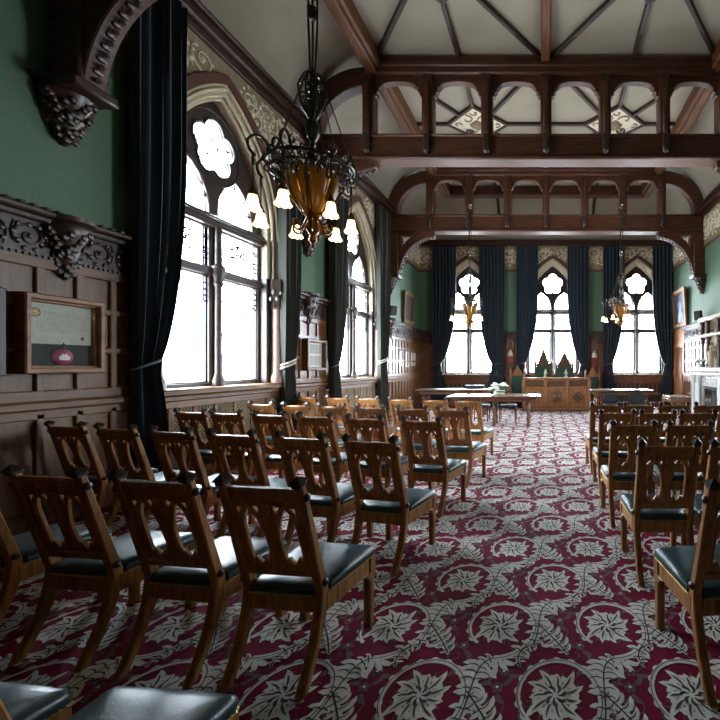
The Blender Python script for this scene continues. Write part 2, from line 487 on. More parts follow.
# ------------------------------------------------ cornices, plaster friezes
tn = [0]
def trim(mb_list, first):
    tn[0] += 1
    r = struct('trim_%d' % tn[0])
    for nm, mb, mat in mb_list: mb.build(nm, mat, r)
    return r
def cornice(Mx, u0, u1):
    mb = MB(Mx)
    mb.box(u0, u1, EAVES-.05, EAVES+.06, -.07, .05, .015)
    mb.box(u0, u1, EAVES+.05, EAVES+.2, -.15, .05, .03)
    mb.box(u0, u1, EAVES+.19, EAVES+.26, -.2, .0, .02)
    return mb
def hood_test(wins, o=.34, k=KS):
    def t(x, y):
        y = SILL+(y-SILL)/k
        for c, a in wins:
            Rr = (a*a+RISE*RISE)/(2*a); cc = a-Rr
            if y < SPR: 
                if abs(x-c) < a+o: return False
                continue
            if math.hypot(abs(x-c)-cc, y-SPR) < Rr+o: return False
        return True
    return t
def frieze(Mx, u0, u1, wins, z0, z1, rr=.017, k=KS):
    out = []; o = .30
    bottom = [(u0, z0)]
    for c, a in wins:
        pts = [p for p in kz(arch(a, None, SPR, RISE, o, cx=c, n=18), k) if p[1] > z0]
        pts = list(reversed(pts))
        bottom += [(pts[0][0], z0)] + pts + [(pts[-1][0], z0)]
    bottom += [(u1, z0), (u1, z1), (u0, z1)]
    bg = MB(Mx); bg.plate([bottom], .03, -.01)
    tst = hood_test(wins, k=k)
    rl = MB(Mx)
    h = z1-z0
    scroll_relief(rl, u0, u1, z0+h*.06, z1-h*.06, rr, -.028, tst, pitch=h*.8)
    scroll_relief(rl, u0, u1, z0+h*.45, z0+h*.95, rr*.8, -.03, tst, pitch=h*.5)
    scroll_relief(rl, u0+h*.2, u1, z0+h*.2, z0+h*.62, rr*.7, -.028, tst, pitch=h*.42)
    lw = MB(Mx)
    prev = None
    seg = u0
    tops = sorted(wins)
    for c, a in tops:
        Rr = (a*a+RISE*RISE)/(2*a); cc = a-Rr
        hw = cc + math.sqrt(max(0, (Rr+o)**2-((z0-SILL)/k+SILL-SPR)**2))
        lw.box(seg, c-hw, z0-.06, z0+.01, -.05, .0, .012); seg = c+hw
    lw.box(seg, u1, z0-.06, z0+.01, -.05, .0, .012)
    return [('ground', bg, M['plbg']), ('scroll_relief', rl, M['plaster']), ('lower_moulding', lw, M['hood'])]
trim([('cornice', cornice(ML, NEAR, FAR), M['carved'])], 0)
trim([('cornice', cornice(MR, NEAR, FAR), M['carved'])], 0)
ce = MB(ME); ce.box(-HW, HW, EAVES-.04, EAVES+.1, -.1, .05, .02); ce.box(-HW, HW, EAVES+.09, EAVES+.14, -.16, 0, .015)
trim([('cornice', ce, M['carved'])], 0)
trim(frieze(ML, 3.9, FAR, WIN_L, 4.72, EAVES-.04), 0)
trim(frieze(MR, 9.2, FAR, [], 4.72, EAVES-.04), 0)
trim(frieze(ME, -HW, HW, WIN_E, 4.72, EAVES-.04, k=KE), 0)

# ------------------------------------------------ windows
wn = [0]
def window(Mx, c, a, lead=True, k=KS):
    wn[0] += 1
    W = struct('window_%d' % wn[0])
    T = Mx @ TX(c, SILL, 0) @ Matrix.Diagonal((1, k, 1, 1)) @ TX(0, -SILL, 0)
    D = .17                                     # tracery depth behind the wall face
    mul = .095
    ang = TOPT = 3.27
    # stone arch with stepped mouldings
    sa = MB(T)
    zb = 2.72
    for o0, o1, d0, d1 in ((.03, .12, .02, D+.1), (.11, .17, -.03, .1), (.16, .23, -.05, .06)):
        outer = arch(a, zb, SPR, RISE, o1, n=16); inner = arch(a, zb, SPR, RISE, o0, n=16)
        sa.plate([outer[1:] + outer[:1] + inner[:1] + list(reversed(inner[1:]))], d1-d0, (d0+d1)/2, .008)
    for o in (.10, .165):
        sa.tube([(x, y, -.015 if o < .12 else -.055) for x, y in arch(a, None, SPR, RISE, o, n=20)], .022, 6)
    sa.build('stone_arch', M['stone'], W)
    hm = MB(T)
    outer = arch(a, SPR+.1, SPR, RISE, .33, n=16); inner = arch(a, SPR+.1, SPR, RISE, .23, n=16)
    hm.plate([outer[1:] + outer[:1] + inner[:1] + list(reversed(inner[1:]))], .1, -.02, .01)
    hm.build('hood_moulding', M['hood'], W)
    # jamb casing + colonnettes below the arch
    jc = MB(T)
    for s in (-1, 1):
        jc.box(s*(a+.02), s*(a+.12), SILL-.03, zb, .02, D+.12, .01)
        jc.box(s*(a+.11), s*(a+.26), SILL-.03, zb, -.04, .05, .012)
    jc.build('jamb_casing', M['frame'], W)
    for s in (-1, 1):
        cl = MB(T)
        cl.M = T @ TX(s*(a+.14), 0, -.06) @ Matrix.Rotation(-PI/2, 4, 'X')
        cl.lathe([(.085, SILL), (.085, SILL+.08), (.06, SILL+.14), (.052, SILL+.2), (.05, 2.25), (.06, 2.28)], n=12)
        co = cl.build('colonnette', M['colon'], W)
        cp = MB(T); cp.M = cl.M
        cp.lathe([(.055, 2.26), (.075, 2.3), (.06, 2.34), (.08, 2.5), (.1, 2.6), (.1, 2.7), (.085, 2.72)], n=12, lob=6, la=.1)
        for k in range(10):
            an = k*PI/5
            cp.blob((.085*math.cos(an), .085*math.sin(an), 2.42+.1*(k % 2)), .03, 1, 1, 1.4, 5, 4)
        cp.build('carved_capital', M['frame'], co)
    # tracery
    lw = (a - mul)
    loops = [arch(a, SILL-.04, SPR, RISE, .06, n=16)]
    panes = []
    for s in (-1, 1):
        x0, x1 = (mul, a-.03) if s > 0 else (-a+.03, -mul)
        panes += [('low', rect(x0, x1, SILL+.05, 2.54)), ('up', rect(x0, x1, 2.68, 3.17))]
        w2 = lw*.43; cx = s*(mul*.55+w2+.015)
        panes.append(('lan', arch(w2, 3.37, 3.38, .56, 0, cx=cx, n=8)))
    panes.append(('foil', foil(0, 4.22, .205, .15)))
    tr = MB(T); tr.plate(loops + [p for _, p in panes], .09, D, .012)
    for s in (-1, 1):                            # raised sub-frames
        x0, x1 = (mul, a-.03) if s > 0 else (-a+.03, -mul)
        tr.box(x0-.02, x1+.02, 2.56, 2.66, D-.09, D-.03, .015)
    tr.tube([(x, y, D-.05) for x, y in foil(0, 4.22, .205, .17)], .018, 5, closed=True)
    tr.tube([(.47*math.cos(t*PI/12), 4.22+.47*math.sin(t*PI/12), D-.045) for t in range(24)], .014, 5, closed=True)
    tr.build('tracery', M['frame'], W)
    tb = MB(T); tb.box(-a-.02, a+.02, 3.19, 3.33, D-.13, D+.03, .02); tb.box(-a-.02, a+.02, 3.23, 3.28, D-.16, D-.1, .015)
    tb.build('transom', M['frame'], W)
    mu = MB(T); mu.box(-mul, mul, SILL, 3.2, D-.07, D+.04, .02)
    mu.M = T @ TX(0, 0, D-.1) @ Matrix.Rotation(-PI/2, 4, 'X')
    mu.lathe([(.08, SILL), (.08, SILL+.07), (.05, SILL+.16), (.045, 2.42), (.07, 2.46), (.055, 2.5), (.09, 2.6), (.09, 2.68), (.05, 2.72), (.045, 3.2)], n=10)
    mu.build('mullion', M['frame'], W)
    si = MB(T); si.box(-a-.3, a+.3, SILL-.08, SILL, -.14, D+.05, .02); si.box(-a-.26, a+.26, SILL-.14, SILL-.07, -.09, 0, .015)
    si.build('window_sill', M['panelz'], W)
    for kind, L in panes:
        g = MB(T); g.plate([L], .008, D+.01)
        p = g.build('glass_pane', M['glass'], W, smooth=False)
        if not lead: continue
        cb = MB(T)
        x0 = min(q[0] for q in L); x1 = max(q[0] for q in L); y0 = min(q[1] for q in L); y1 = max(q[1] for q in L)
        r = .010; dz = D-.01
        def bar(pts): cb.tube([(x, y, dz) for x, y in pts], r, 4)
        if kind == 'up':
            for k in (1, 2): bar([(x0+(x1-x0)*k/3, y0), (x0+(x1-x0)*k/3, y1)])
            bar([(x0, y0+.16), (x1, y0+.16)]); bar([(x0, y1-.1), (x1, y1-.1)])
            for s in (-1, 1):
                bx = x0 if s > 0 else x1
                for k in range(3): bar([(bx+s*.05, y0), (bx+s*.05, y1)]); bar([(bx, y0+.1+.13*k), (bx+s*.05, y0+.1+.13*k)])
            xm = (x0+x1)/2
            for t in range(5):
                a0 = 2*PI*t/5; bar([(q[0], q[1]) for q in spiral((xm+.07*math.cos(a0), y1-.19+.07*math.sin(a0)), .045, .03, 0, 5.5, 9)])
            bar(bez((xm, y1-.2), (xm-.1, y1-.3), (x0+.1, y0+.2), (x0+.05, y0+.1), 8))
            bar(bez((xm, y1-.2), (xm+.1, y1-.3), (x1-.1, y0+.3), (x1-.03, y0+.18), 8))
            for t in range(6):
                q = (xm+.1*math.cos(t*1.3)-.02, y1-.21+.09*math.sin(t*1.3)); cb.blob((q[0], q[1], dz), .026, 1, .8, .25, 6, 4)
        elif kind == 'low':
            bar(bez((x0, 2.22), (x0+.25, 2.34), (x1-.25, 2.34), (x1, 2.22), 10)); bar([((x0+x1)/2, 2.31), ((x0+x1)/2, y1)])
            for s in (-1, 1):
                bx = x0 if s > 0 else x1
                bar([(bx+s*.05, 2.25), (bx+s*.05, y1)])
                for k in range(3): bar([(bx, 2.3+.08*k), (bx+s*.05, 2.3+.08*k)])
            cb.box(x0, x1, y0-.005, y0+.014, dz-.01, dz+.02); cb.box(x0, x0+.014, y0, y1, dz-.01, dz+.02); cb.box(x1-.014, x1, y0, y1, dz-.01, dz+.02)
        elif kind == 'lan':
            xm = (x0+x1)/2; bar([(xm, y0), (xm, y1-.02)]); bar([(x0, y0+.2), (x1, y0+.2)])
            bar([(x0+.04, y0), (x0+.05, y0+.3), (xm, y1-.07)]); bar([(x1-.04, y0), (x1-.05, y0+.3), (xm, y1-.07)])
        else:
            bar(spiral((0, 4.22), .1, .1, 0, 2*PI, 14))
            for k in range(5):
                an = PI/2+2*PI*k/5
                bar([(.1*math.cos(an), 4.22+.1*math.sin(an)), (.34*math.cos(an), 4.22+.34*math.sin(an))])
                bar(spiral((.2*math.cos(an), 4.22+.2*math.sin(an)), .085, .085, 0, 2*PI, 9))
        cb.build('lead_cames', M['came'], p)
    # daylight portal in the opening
    return W
for c, a in WIN_L: window(ML, c, a)
for c, a in WIN_E: window(ME, c, a, k=KE)
for c, a in WIN_R_ADDED: window(MR, c, a, lead=False)  # added opening, out of view, brings daylight to the left side

# ------------------------------------------------ wainscot
def wains(Mx, u0, u1, top=2.68, pitch=.31, grille=None, low=False, mat='panel', lowtop=None, carve=True):
    """oak panelling; low=True: only the dado under a window"""
    parts = []
    t = SILL-.13 if low else top
    bk = MB(Mx); bk.box(u0, u1, 0, t, -.02, .0); parts.append(('backing_board', bk, M[mat]))
    fr = MB(Mx); rl = MB(Mx)
    n = max(1, int(round((u1-u0)/pitch))); p = (u1-u0)/n; sw = .032
    zr = [.16, t-.06] if low else [.16, .98, 1.2, 1.55, 1.93, top-.46]
    for k in range(n+1):
        u = u0+k*p
        if low: fr.box(max(u0, u-sw), min(u1, u+sw), .1, t, -.045, -.015, .008)
        else:
            fr.box(max(u0, u-sw), min(u1, u+sw), .1, 1.0, -.045, -.015, .008)
            fr.box(max(u0, u-sw), min(u1, u+sw), 1.18, top-.4, -.045, -.015, .008)
    rl.box(u0, u1, .02, .17, -.06, -.01, .012)
    if low:
        rl.box(u0, u1, t-.1, t, -.05, -.015, .008); rl.box(u0, u1, .42, .5, -.045, -.015, .008)
    else:
        rl.box(u0, u1, .95, 1.03, -.045, -.012, .008); rl.box(u0, u1, 1.03, 1.1, -.075, -.012, .015); rl.box(u0, u1, 1.1, 1.2, -.05, -.012, .012)
        for z in (1.56, 1.94): rl.box(u0, u1, z-.03, z+.03, -.043, -.015, .008)
        rl.box(u0, u1, top-.47, top-.37, -.05, -.012, .01)
    parts.append(('stiles', fr, M[mat])); parts.append(('rails', rl, M[{'panel': 'panelz', 'panelg': 'panelgz'}.get(mat, mat)]))
    if grille:
        gr = MB(Mx)
        for k in range(n):
            a0, a1 = u0+k*p+sw, u0+(k+1)*p-sw
            m = 5; st = (a1-a0)/m; z0, z1 = .5, t-.1
            for j in range(-8, m+8):
                for s in (-1, 1):
                    xa = a0+j*st; H = z1-z0
                    pts = []
                    t0, t1 = 0, H
                    # clip the diagonal to the panel
                    if s > 0:
                        t0 = max(0, (a0-xa)/1.0); t1 = min(H, (a1-xa)/1.0)
                    else:
                        t0 = max(0, xa-a1); t1 = min(H, xa-a0)
                    if t1-t0 > .01: gr.tube([(xa+s*t0, z0+t0, -.03), (xa+s*t1, z0+t1, -.03)], .006, 4)
        parts.append(('lattice_grille', gr, M['stone']))
    if not low:
        fb = MB(Mx); fb.box(u0, u1, top-.39, top-.07, -.04, -.0, .006); parts.append(('frieze_board', fb, M['carved']))
        fc = MB(Mx)
        if carve: scroll_relief(fc, u0+.02, u1-.02, top-.35, top-.09, .011, -.047)
        q = int((u1-u0)/.045)
        for k in range(q): fc.box(u0+k*.045+.005, u0+k*.045+.03, top-.385, top-.36, -.062, -.03)
        parts.append(('frieze_carving', fc, M['carved']))
        co = MB(Mx)
        co.box(u0, u1, top-.08, top-.03, -.09, 0, .012); co.box(u0, u1, top-.03, top+.02, -.14, 0, .015)
        q = int((u1-u0)/.09)
        for k in range(q): co.box(u0+k*.09+.01, u0+k*.09+.06, top+.015, top+.045, -.13, -.06, .008)
        parts.append(('cornice', co, M['carved']))
    return trim(parts, 0)
def corbel(mb, Mx, u, z0, z1, w=.11, d=.16):
    """carved bracket boss hanging on a wall"""
    T = Mx @ TX(u, 0, 0)
    h = z1-z0
    rng = random.Random(int(u*100))
    mb.M = T @ Matrix.Rotation(-PI/2, 4, 'X')
    mb.lathe([(.02, z0), (w*.4, z0+h*.1), (w*.55, z0+h*.3), (w*.75, z0+h*.45), (w*.7, z0+h*.52), (w, z0+h*.7), (w*1.1, z0+h*.84), (w*1.05, z0+h*.88), (w*1.3, z0+h*.93), (w*1.3, z1)], n=12)
    mb.M = T
    for k in range(46):
        f = rng.random(); an = PI*rng.random()
        rr = w*(.35+.75*f)
        mb.blob((rr*math.cos(an), z0+h*(.08+.75*f), -rr*math.sin(an)), w*.17, 1.2, 1.2, .8, 5, 4)
wains(ML, NEAR, WIN_L[0][0]-1.18, top=2.72)
wains(ML, WIN_L[0][0]-1.18, WIN_L[0][0]+1.18, low=True, grille=True, pitch=.34, mat='panelg')
wains(ML, WIN_L[0][0]+1.18, WIN_L[1][0]-1.18, pitch=.26, mat='panelg')
wains(ML, WIN_L[1][0]-1.18, WIN_L[1][0]+1.18, low=True, grille=True, pitch=.34, mat='panelg')
wains(ML, WIN_L[1][0]+1.18, FAR, pitch=.26, top=2.64, mat='panelg')
wains(MR, 9.22, 13.2, pitch=.3, top=2.6, mat='panelg')
we = wains(MR, 14.12, FAR, pitch=.3, top=2.6)
wd = MB(MR); wd.box(13.18, 14.14, 2.02, 2.62, -.05, 0, .01); wd.box(13.16, 13.26, 0, 2.05, -.06, .02, .01); wd.box(14.09, 14.16, 0, 2.05, -.06, .02, .01)
D1 = struct('door_1'); wd.build('door_case', M['door'], D1)
dl = MB(MR); dl.box(13.26, 14.09, 0, 2.01, .06, .11, .006)
for a0, a1 in ((13.32, 13.64), (13.71, 14.03)):
    for b0, b1 in ((.15, .9), (1.02, 1.9)): dl.box(a0, a1, b0, b1, .045, .065, .01)
dleaf = dl.build('door_leaf', M['door'], D1)
dk = MB(MR); dk.blob((13.36, .98, .03), .03); dk.build('door_knob', M['brassd'], dleaf)
wains(MN, -HW, HW, pitch=.6, carve=False)
# far wall: low arcaded dado under the windows, tall panels between
def arcade(Mx, u0, u1, t=SILL-.13):
    bk = MB(Mx); bk.box(u0, u1, 0, t, -.02, 0)
    ar = MB(Mx)
    n = int(round((u1-u0)/.15)); p = (u1-u0)/n
    L = [rect(u0, u1, .42, t)]
    for k in range(n):
        c = u0+(k+.5)*p
        L.append(arch(p*.36, .5, t-.26, .1, 0, cx=c, n=5))
    ar.plate(L, .03, -.035, .004)
    ar.box(u0, u1, .02, .18, -.06, -.01, .01); ar.box(u0, u1, t-.06, t, -.07, -.01, .01)
    return trim([('backing_board', bk, M['carved']), ('arcading', ar, M['endpanel'])], 0)
edges = [-HW]
for c, a in WIN_E: edges += [c-.98, c+.98]
edges.append(HW)
for i in range(len(edges)-1):
    if i % 2: arcade(ME, edges[i], edges[i+1])
    else: wains(ME, edges[i], edges[i+1], mat='endpanel', top=2.56, pitch=.3)
bb = MB(); 

# ------------------------------------------------ roof trusses
P = 1.07
def cusped(x0, x1, z0, z1):
    """opening: straight sides, cusped segmental head"""
    w = x1-x0; h = .3
    pts = [(x0, z0), (x1, z0), (x1, z1-h)]
    def sc(cx, cz, r, a0, a1, n=5): return [(cx+r*math.cos(a0+(a1-a0)*i/n), cz+r*math.sin(a0+(a1-a0)*i/n)) for i in range(n+1)]
    right = [(x1-.015, z1-h+.04), (x1-.05, z1-h+.05), (x1-.045, z1-h+.1), (x1-.085, z1-h+.125), (x1-.085, z1-h+.18), (x1-.13, z1-.08)]
    top = [(x0+w/2+ (w/2-.13)*math.cos(t*PI/10), z1-.08+.08*math.sin(t*PI/10)) for t in range(1, 10)]
    left = [(x0+x1-x, z) for x, z in reversed(right)]
    return pts + right + top + left + [(x0, z1-h)]
MXZ = Matrix(((1,0,0,0),(0,0,1,0),(0,1,0,0),(0,0,0,1)))    # local xy -> world xz, z -> world y
TRN = ['dark timber roof truss above the nearest chairs, mostly out of view at top left',
       'nearer of the two arcaded roof trusses crossing the hall, large open cusped arches',
       'farther of the two arcaded roof trusses, smaller in view, before the far windows']
for ti, Y in enumerate(TR):
    t = thing('roof_truss', TRN[ti], 'roof truss', (0, Y, 5.11), group='arcaded timber roof trusses')
    mb = MB(); mb.box(-HW, HW, Y-.12, Y+.12, 5.15, 5.6, .03); mb.box(-HW+.1, HW-.1, Y-.17, Y+.17, 5.11, 5.19, .025); mb.box(-HW+.1, HW-.1, Y-.15, Y+.15, 5.53, 5.58, .02)
    mb.build('tie_beam', M['truss'], t)
    mb = MB(); mb.box(-PUR-.15, PUR+.15, Y-.14, Y+.14, 6.66, 7.0, .03); mb.box(-PUR-.1, PUR+.1, Y-.17, Y+.17, 6.78, 6.86, .02)
    mb.build('top_beam', M['truss'], t)
    for k in range(-3, 4):
        mb = MB(); x = k*P
        mb.box(x-.1, x+.1, Y-.13, Y+.13, 5.58, 6.68, .025)
        mb.box(x-.05, x+.05, Y-.19, Y+.19, 5.58, 6.5, .02)
        po = mb.build('post', M['truss'], t)
        kb = MB(); kb.box(x-.055, x+.055, Y-.2, Y-.1, 5.22, 5.56, .02)
        kb.M = TX(x, Y-.17, 0); kb.lathe([(.01, 5.2), (.05, 5.25), (.035, 5.31), (.055, 5.36), (.05, 5.42)], n=8)
        kb.build('pendant', M['carved'], po)
    for k in range(-3, 3):
        mb = MB(MXZ)
        x0, x1 = k*P+.09, (k+1)*P-.09
        op = cusped(x0+.005, x1-.005, 5.57, 6.56)
        op = [(x, z) for x, z in op if z > 5.6]
        L = [(x0, 6.25)] + [(x0, 6.68), (x1, 6.68), (x1, 6.25)]
        head = [p for p in op if p[1] >= 6.2]
        mb.plate([[(x0, 6.68), (x1, 6.68)] + [(x1, 6.21)] + head + [(x0, 6.21)]], .14, Y, .008)
        mb.build('arch_head', M['truss'], t)
    for s in (-1, 1):
        # quarter arch against the cove
        cx, cz = s*3.26, 5.6
        n = 14
        outer = [(cx+s*1.16*math.sin(i*PI/2/n), cz+1.2*math.cos(i*PI/2/n)) for i in range(n+1)]
        inner = [(cx+s*.83*math.sin(i*PI/2/n), cz+.85*math.cos(i*PI/2/n)) for i in range(n+1)]
        mb = MB(MXZ); mb.plate([outer + list(reversed(inner))], .24, Y, .02); mb.build('arched_brace', M['truss'], t)
        # wall bracket
        wx0 = s*HW
        mb = MB(); mb.box(wx0-s*.30, wx0, Y-.13, Y+.13, 3.88, 5.12, .02); wp = mb.build('wall_post', M['truss'], t)
        out = [(wx0-s*.28, 5.12), (wx0-s*1.3, 5.12), (wx0-s*1.3, 5.02)]
        arc = bez((wx0-s*1.26, 4.98), (wx0-s*.75, 4.92), (wx0-s*.4, 4.55), (wx0-s*.3, 3.95), 14)
        hole = [(wx0-s*.38, 5.02), (wx0-s*.72, 5.02), (wx0-s*.5, 4.86), (wx0-s*.40, 4.68)]
        mb = MB(MXZ); mb.plate([out + arc + [(wx0-s*.28, 3.95)], hole], .2, Y, .012)
        br = mb.build('curved_bracket', M['truss'], t)
        cv = MB()
        for i, (x, z) in enumerate(arc[:-1]):
            x2, z2 = arc[i+1]
            cv.blob((x, Y, z-.01), .034, .9, 1.6, .9, 6, 4)
            cv.blob(((x+x2)/2+s*-.02, Y, (z+z2)/2-.025), .026, .9, 1.4, 1, 5, 4)
        cv.build('carved_crockets', M['carved'], br)
        cb = MB()
        cb.M = None
        MS = ML if s < 0 else MR
        corbel(cb, MS, Y, 3.4, 3.92, .2)
        cb.M = None
        cb.box(wx0-s*.33, wx0, Y-.2, Y+.2, 3.84, 3.94, .02)
        cb.build('corbel', M['carved'], t)
        # second carved boss on the panelling frieze below, fixed to the wall
        if s < 0:
            b2 = MB(); corbel(b2, MS, Y, 2.18 if ti == 0 else 2.15, 2.74, .17)
            tn[0] += 1
            r = struct('trim_%d' % tn[0]); b2.build('carved_boss', M['carved'], r)
# ================================================================ CHAIRS
def make_chair():
    t = thing('oak_chair', 'x', 'chair', group='carved oak chairs with green leather seats')
    Q = Matrix(((0,0,1,0),(1,0,0,0),(0,1,0,0),(0,0,0,1)))
    a = math.atan(.289); sa, ca = math.sin(a), math.cos(a)
    BK = Matrix(((1,0,0,0),(0,-sa,-ca,-.006),(0,ca,-sa,.40),(0,0,0,1)))
    prof = [(-.168,0),(-.118,.085),(-.074,.18),(-.043,.29),(-.03,.39),(-.167,.902),(-.134,.902),(.018,.40),(.018,.33),(-.006,.24),(-.062,.11),(-.126,0)]
    for s in (-1, 1):
        mb = MB(Q); mb.plate([prof], .042, s*.178, .006)
        po = mb.build('rear_post', M['chair'], t)
        fb = MB(BK @ TX(s*.178, .521, 0))
        fb.box(-.023, .023, 0, .014, -.024, .024, .004)
        h = .0
        ring = lambda r, y: [(r*math.cos(PI/4+k*PI/2), y, r*math.sin(PI/4+k*PI/2)) for k in range(4)]
        vs = ring(.026, .012) + ring(.041, .022) + [(0, .05, 0)]
        fb.add(vs, [(0,1,5,4),(1,2,6,5),(2,3,7,6),(3,0,4,7),(4,5,8),(5,6,8),(6,7,8),(7,4,8),(3,2,1,0)])
        fb.build('finial', M['darkknob'], po, smooth=False)
        for tt in (.03, .47):
            kb = MB(BK)
            kb.M = BK @ TX(s*.199, tt, .002) @ Matrix.Rotation(s*PI/2, 4, 'Y')
            kb.lathe([(.016, -.002), (.02, .006), (.012, .014), (.004, .017)], n=8)
            kb.build('side_knob', M['darkknob'], po)
    # carved back
    hy = lambda L: [(x, .122+(y-.103)*(.422-.122)/(.366-.103)) for x, y in L]
    outer = [(-.158, .08), (.158, .08), (.158, .46), (-.158, .46)]
    holes = []
    for s in (-1, 1):
        L = [(-.122, .12), (-.122, .27)]
        L += bez((-.122, .27), (-.12, .31), (-.105, .335), (-.086, .352), 5)[1:]
        L += bez((-.086, .352), (-.07, .335), (-.05, .3), (-.036, .24), 6)[1:]
        L += bez((-.036, .24), (-.03, .2), (-.032, .16), (-.045, .118), 4)[1:]
        L += [(-.05, .128), (-.058, .132), (-.064, .12), (-.072, .108), (-.08, .103), (-.088, .108), (-.094, .12), (-.1, .132), (-.108, .13)]
        holes.append(hy([(s*x, y) for x, y in L]))
        tri = [(-.137, .3), (-.133, .335), (-.112, .358), (-.137, .358)]
        holes.append(hy([(s*x, y) for x, y in tri]))
        tri2 = [(-.062, .362), (-.046, .335), (-.036, .352), (-.04, .366)]
        holes.append(hy([(s*x, y) for x, y in tri2]))
    mb = MB(BK); mb.plate([outer] + holes, .02, 0, .004)
    for s in (-1, 1):
        mb.tube([(s*x, y, .008) for x, y in hy([(-.13, .14), (-.13, .27), (-.118, .325), (-.086, .366)])], .005, 4)
        mb.tube([(s*x, y, .008) for x, y in hy([(-.086, .366), (-.058, .335), (-.03, .25), (-.024, .14)])], .005, 4)
        mb.tube([(s*x, y, -.008) for x, y in hy([(-.086, .366), (-.058, .335), (-.03, .25), (-.024, .14)])], .005, 4)
    bp = mb.build('carved_back_panel', M['chair'], t)
    sh = MB(BK); shp = [(-.019, .375), (.019, .375), (.021, .345), (.014, .325), (0, .318), (-.014, .325), (-.021, .345)]
    sh.plate([[(x, y+.055) for x, y in shp]], .012, .012, .003); sh.build('shield', M['chair'], bp)
    mb = MB(BK); mb.box(-.16, .16, .449, .505, -.016, .016, .007); mb.box(-.158, .158, .503, .511, -.01, .012, .004); mb.build('top_rail', M['chair'], t)
    mb = MB(BK); mb.box(-.16, .16, .058, .104, -.015, .015, .007); mb.build('lower_rail', M['chair'], t)
    # frame
    mb = MB(); mb.box(-.158, .158, -.03, .006, .290, .370, .006); mb.box(-.205, .205, .372, .4, .290, .370, .006)
    for s in (-1, 1):
        vs = [(s*.178, .0, .290), (s*.202, .0, .290), (s*.207, .385, .290), (s*.183, .385, .290)]
        vs = vs + [(x, y, .370) for x, y, z in vs]
        fs = [(0,3,2,1),(4,5,6,7),(0,1,5,4),(1,2,6,5),(2,3,7,6),(3,0,4,7)]
        if s < 0: fs = [tuple(reversed(f)) for f in fs]
        mb.add(vs, fs)
        # curved corner brackets under the rail
        mb.plate([[(0, 0), (.07, 0), (.035, -.018), (.012, -.045), (0, -.07)]], .016, 0, .003, M=Matrix(((0,0,1,s*.207),(-1,0,0,.36),(0,1,0,.293),(0,0,0,1))))
    mb.build('seat_frame', M['chair'], t)
    for s in (-1, 1):
        mb = MB()
        def sq(h, z, c=.3): 
            k = h*(1-c)
            return [(s*.189+x, .378+y, z) for x, y in ((-k,-h),(k,-h),(h,-k),(h,k),(k,h),(-k,h),(-h,k),(-h,-k))]
        lv = [sq(.024, 0), sq(.021, .02), sq(.021, .04), sq(.022, .25), sq(.026, .27, .1), sq(.026, .366, .1)]
        vs = [p for l in lv for p in l]; fs = []
        for i in range(len(lv)-1):
            for j in range(8): fs.append((i*8+j, i*8+(j+1) % 8, (i+1)*8+(j+1) % 8, (i+1)*8+j))
        fs += [tuple(reversed(range(8))), tuple(range(40, 48))]
        mb.add(vs, fs); mb.build('front_leg', M['chair'], t)
    # cushion
    out = [(-.153,-.036),(-.05,-.038),(.05,-.038),(.153,-.036),(.156,.026),(.199,.032),(.204,.2),(.211,.392),(.2,.412),(.08,.418),(-.08,.418),(-.2,.412),(-.211,.392),(-.204,.2),(-.199,.032),(-.156,.026)]
    def lv(ins, z):
        r = []
        for x, y in out:
            d = math.hypot(x, y-.19)
            k = max(0, (d-ins)/d); r.append((x*k, .19+(y-.19)*k, z))
        return r
    levels = [lv(.004, .365), lv(-.002, .381), lv(-.003, .397), lv(.004, .411), lv(.018, .421), lv(.05, .428), lv(.11, .433)]
    mb = MB(); n = len(out); vs = [p for l in levels for p in l] + [(0, .19, .435)]
    fs = [tuple(reversed(range(n)))]
    for i in range(len(levels)-1):
        for j in range(n): fs.append((i*n+j, i*n+(j+1) % n, (i+1)*n+(j+1) % n, (i+1)*n+j))
    for j in range(n): fs.append(((len(levels)-1)*n+j, (len(levels)-1)*n+(j+1) % n, len(vs)-1))
    mb.add(vs, fs); cu = mb.build('seat_cushion', M['leather'], t, ang=60)
    nb = MB()
    def nails(p, q):
        d = Vector(q)-Vector(p); k = int(d.length/.0165); nn = Vector((d.y, -d.x, 0)).normalized()
        for i in range(k+1):
            c = Vector(p)+d*(i/k); u = d.normalized()*.005; w = Vector((0,0,.005))
            nb.add([c-u, c-w, c+u, c+w, c+nn*.004], [(0,1,4),(1,2,4),(2,3,4),(3,0,4)])
    nails((-.15, -.0385, .376), (.15, -.0385, .376)); nails((.202, .04, .376), (.2135, .39, .376)); nails((-.2135, .39, .376), (-.202, .04, .376))
    nails((.21, .4185, .376), (-.21, .4185, .376))
    nb.tube([(x*1.006, .19+(y-.19)*1.006, .371) for x, y in out], .0035, 4, closed=True)
    nb.build('nail_heads', M['brass'], cu, smooth=False)
    return t
chair0 = make_chair()
first = [True]
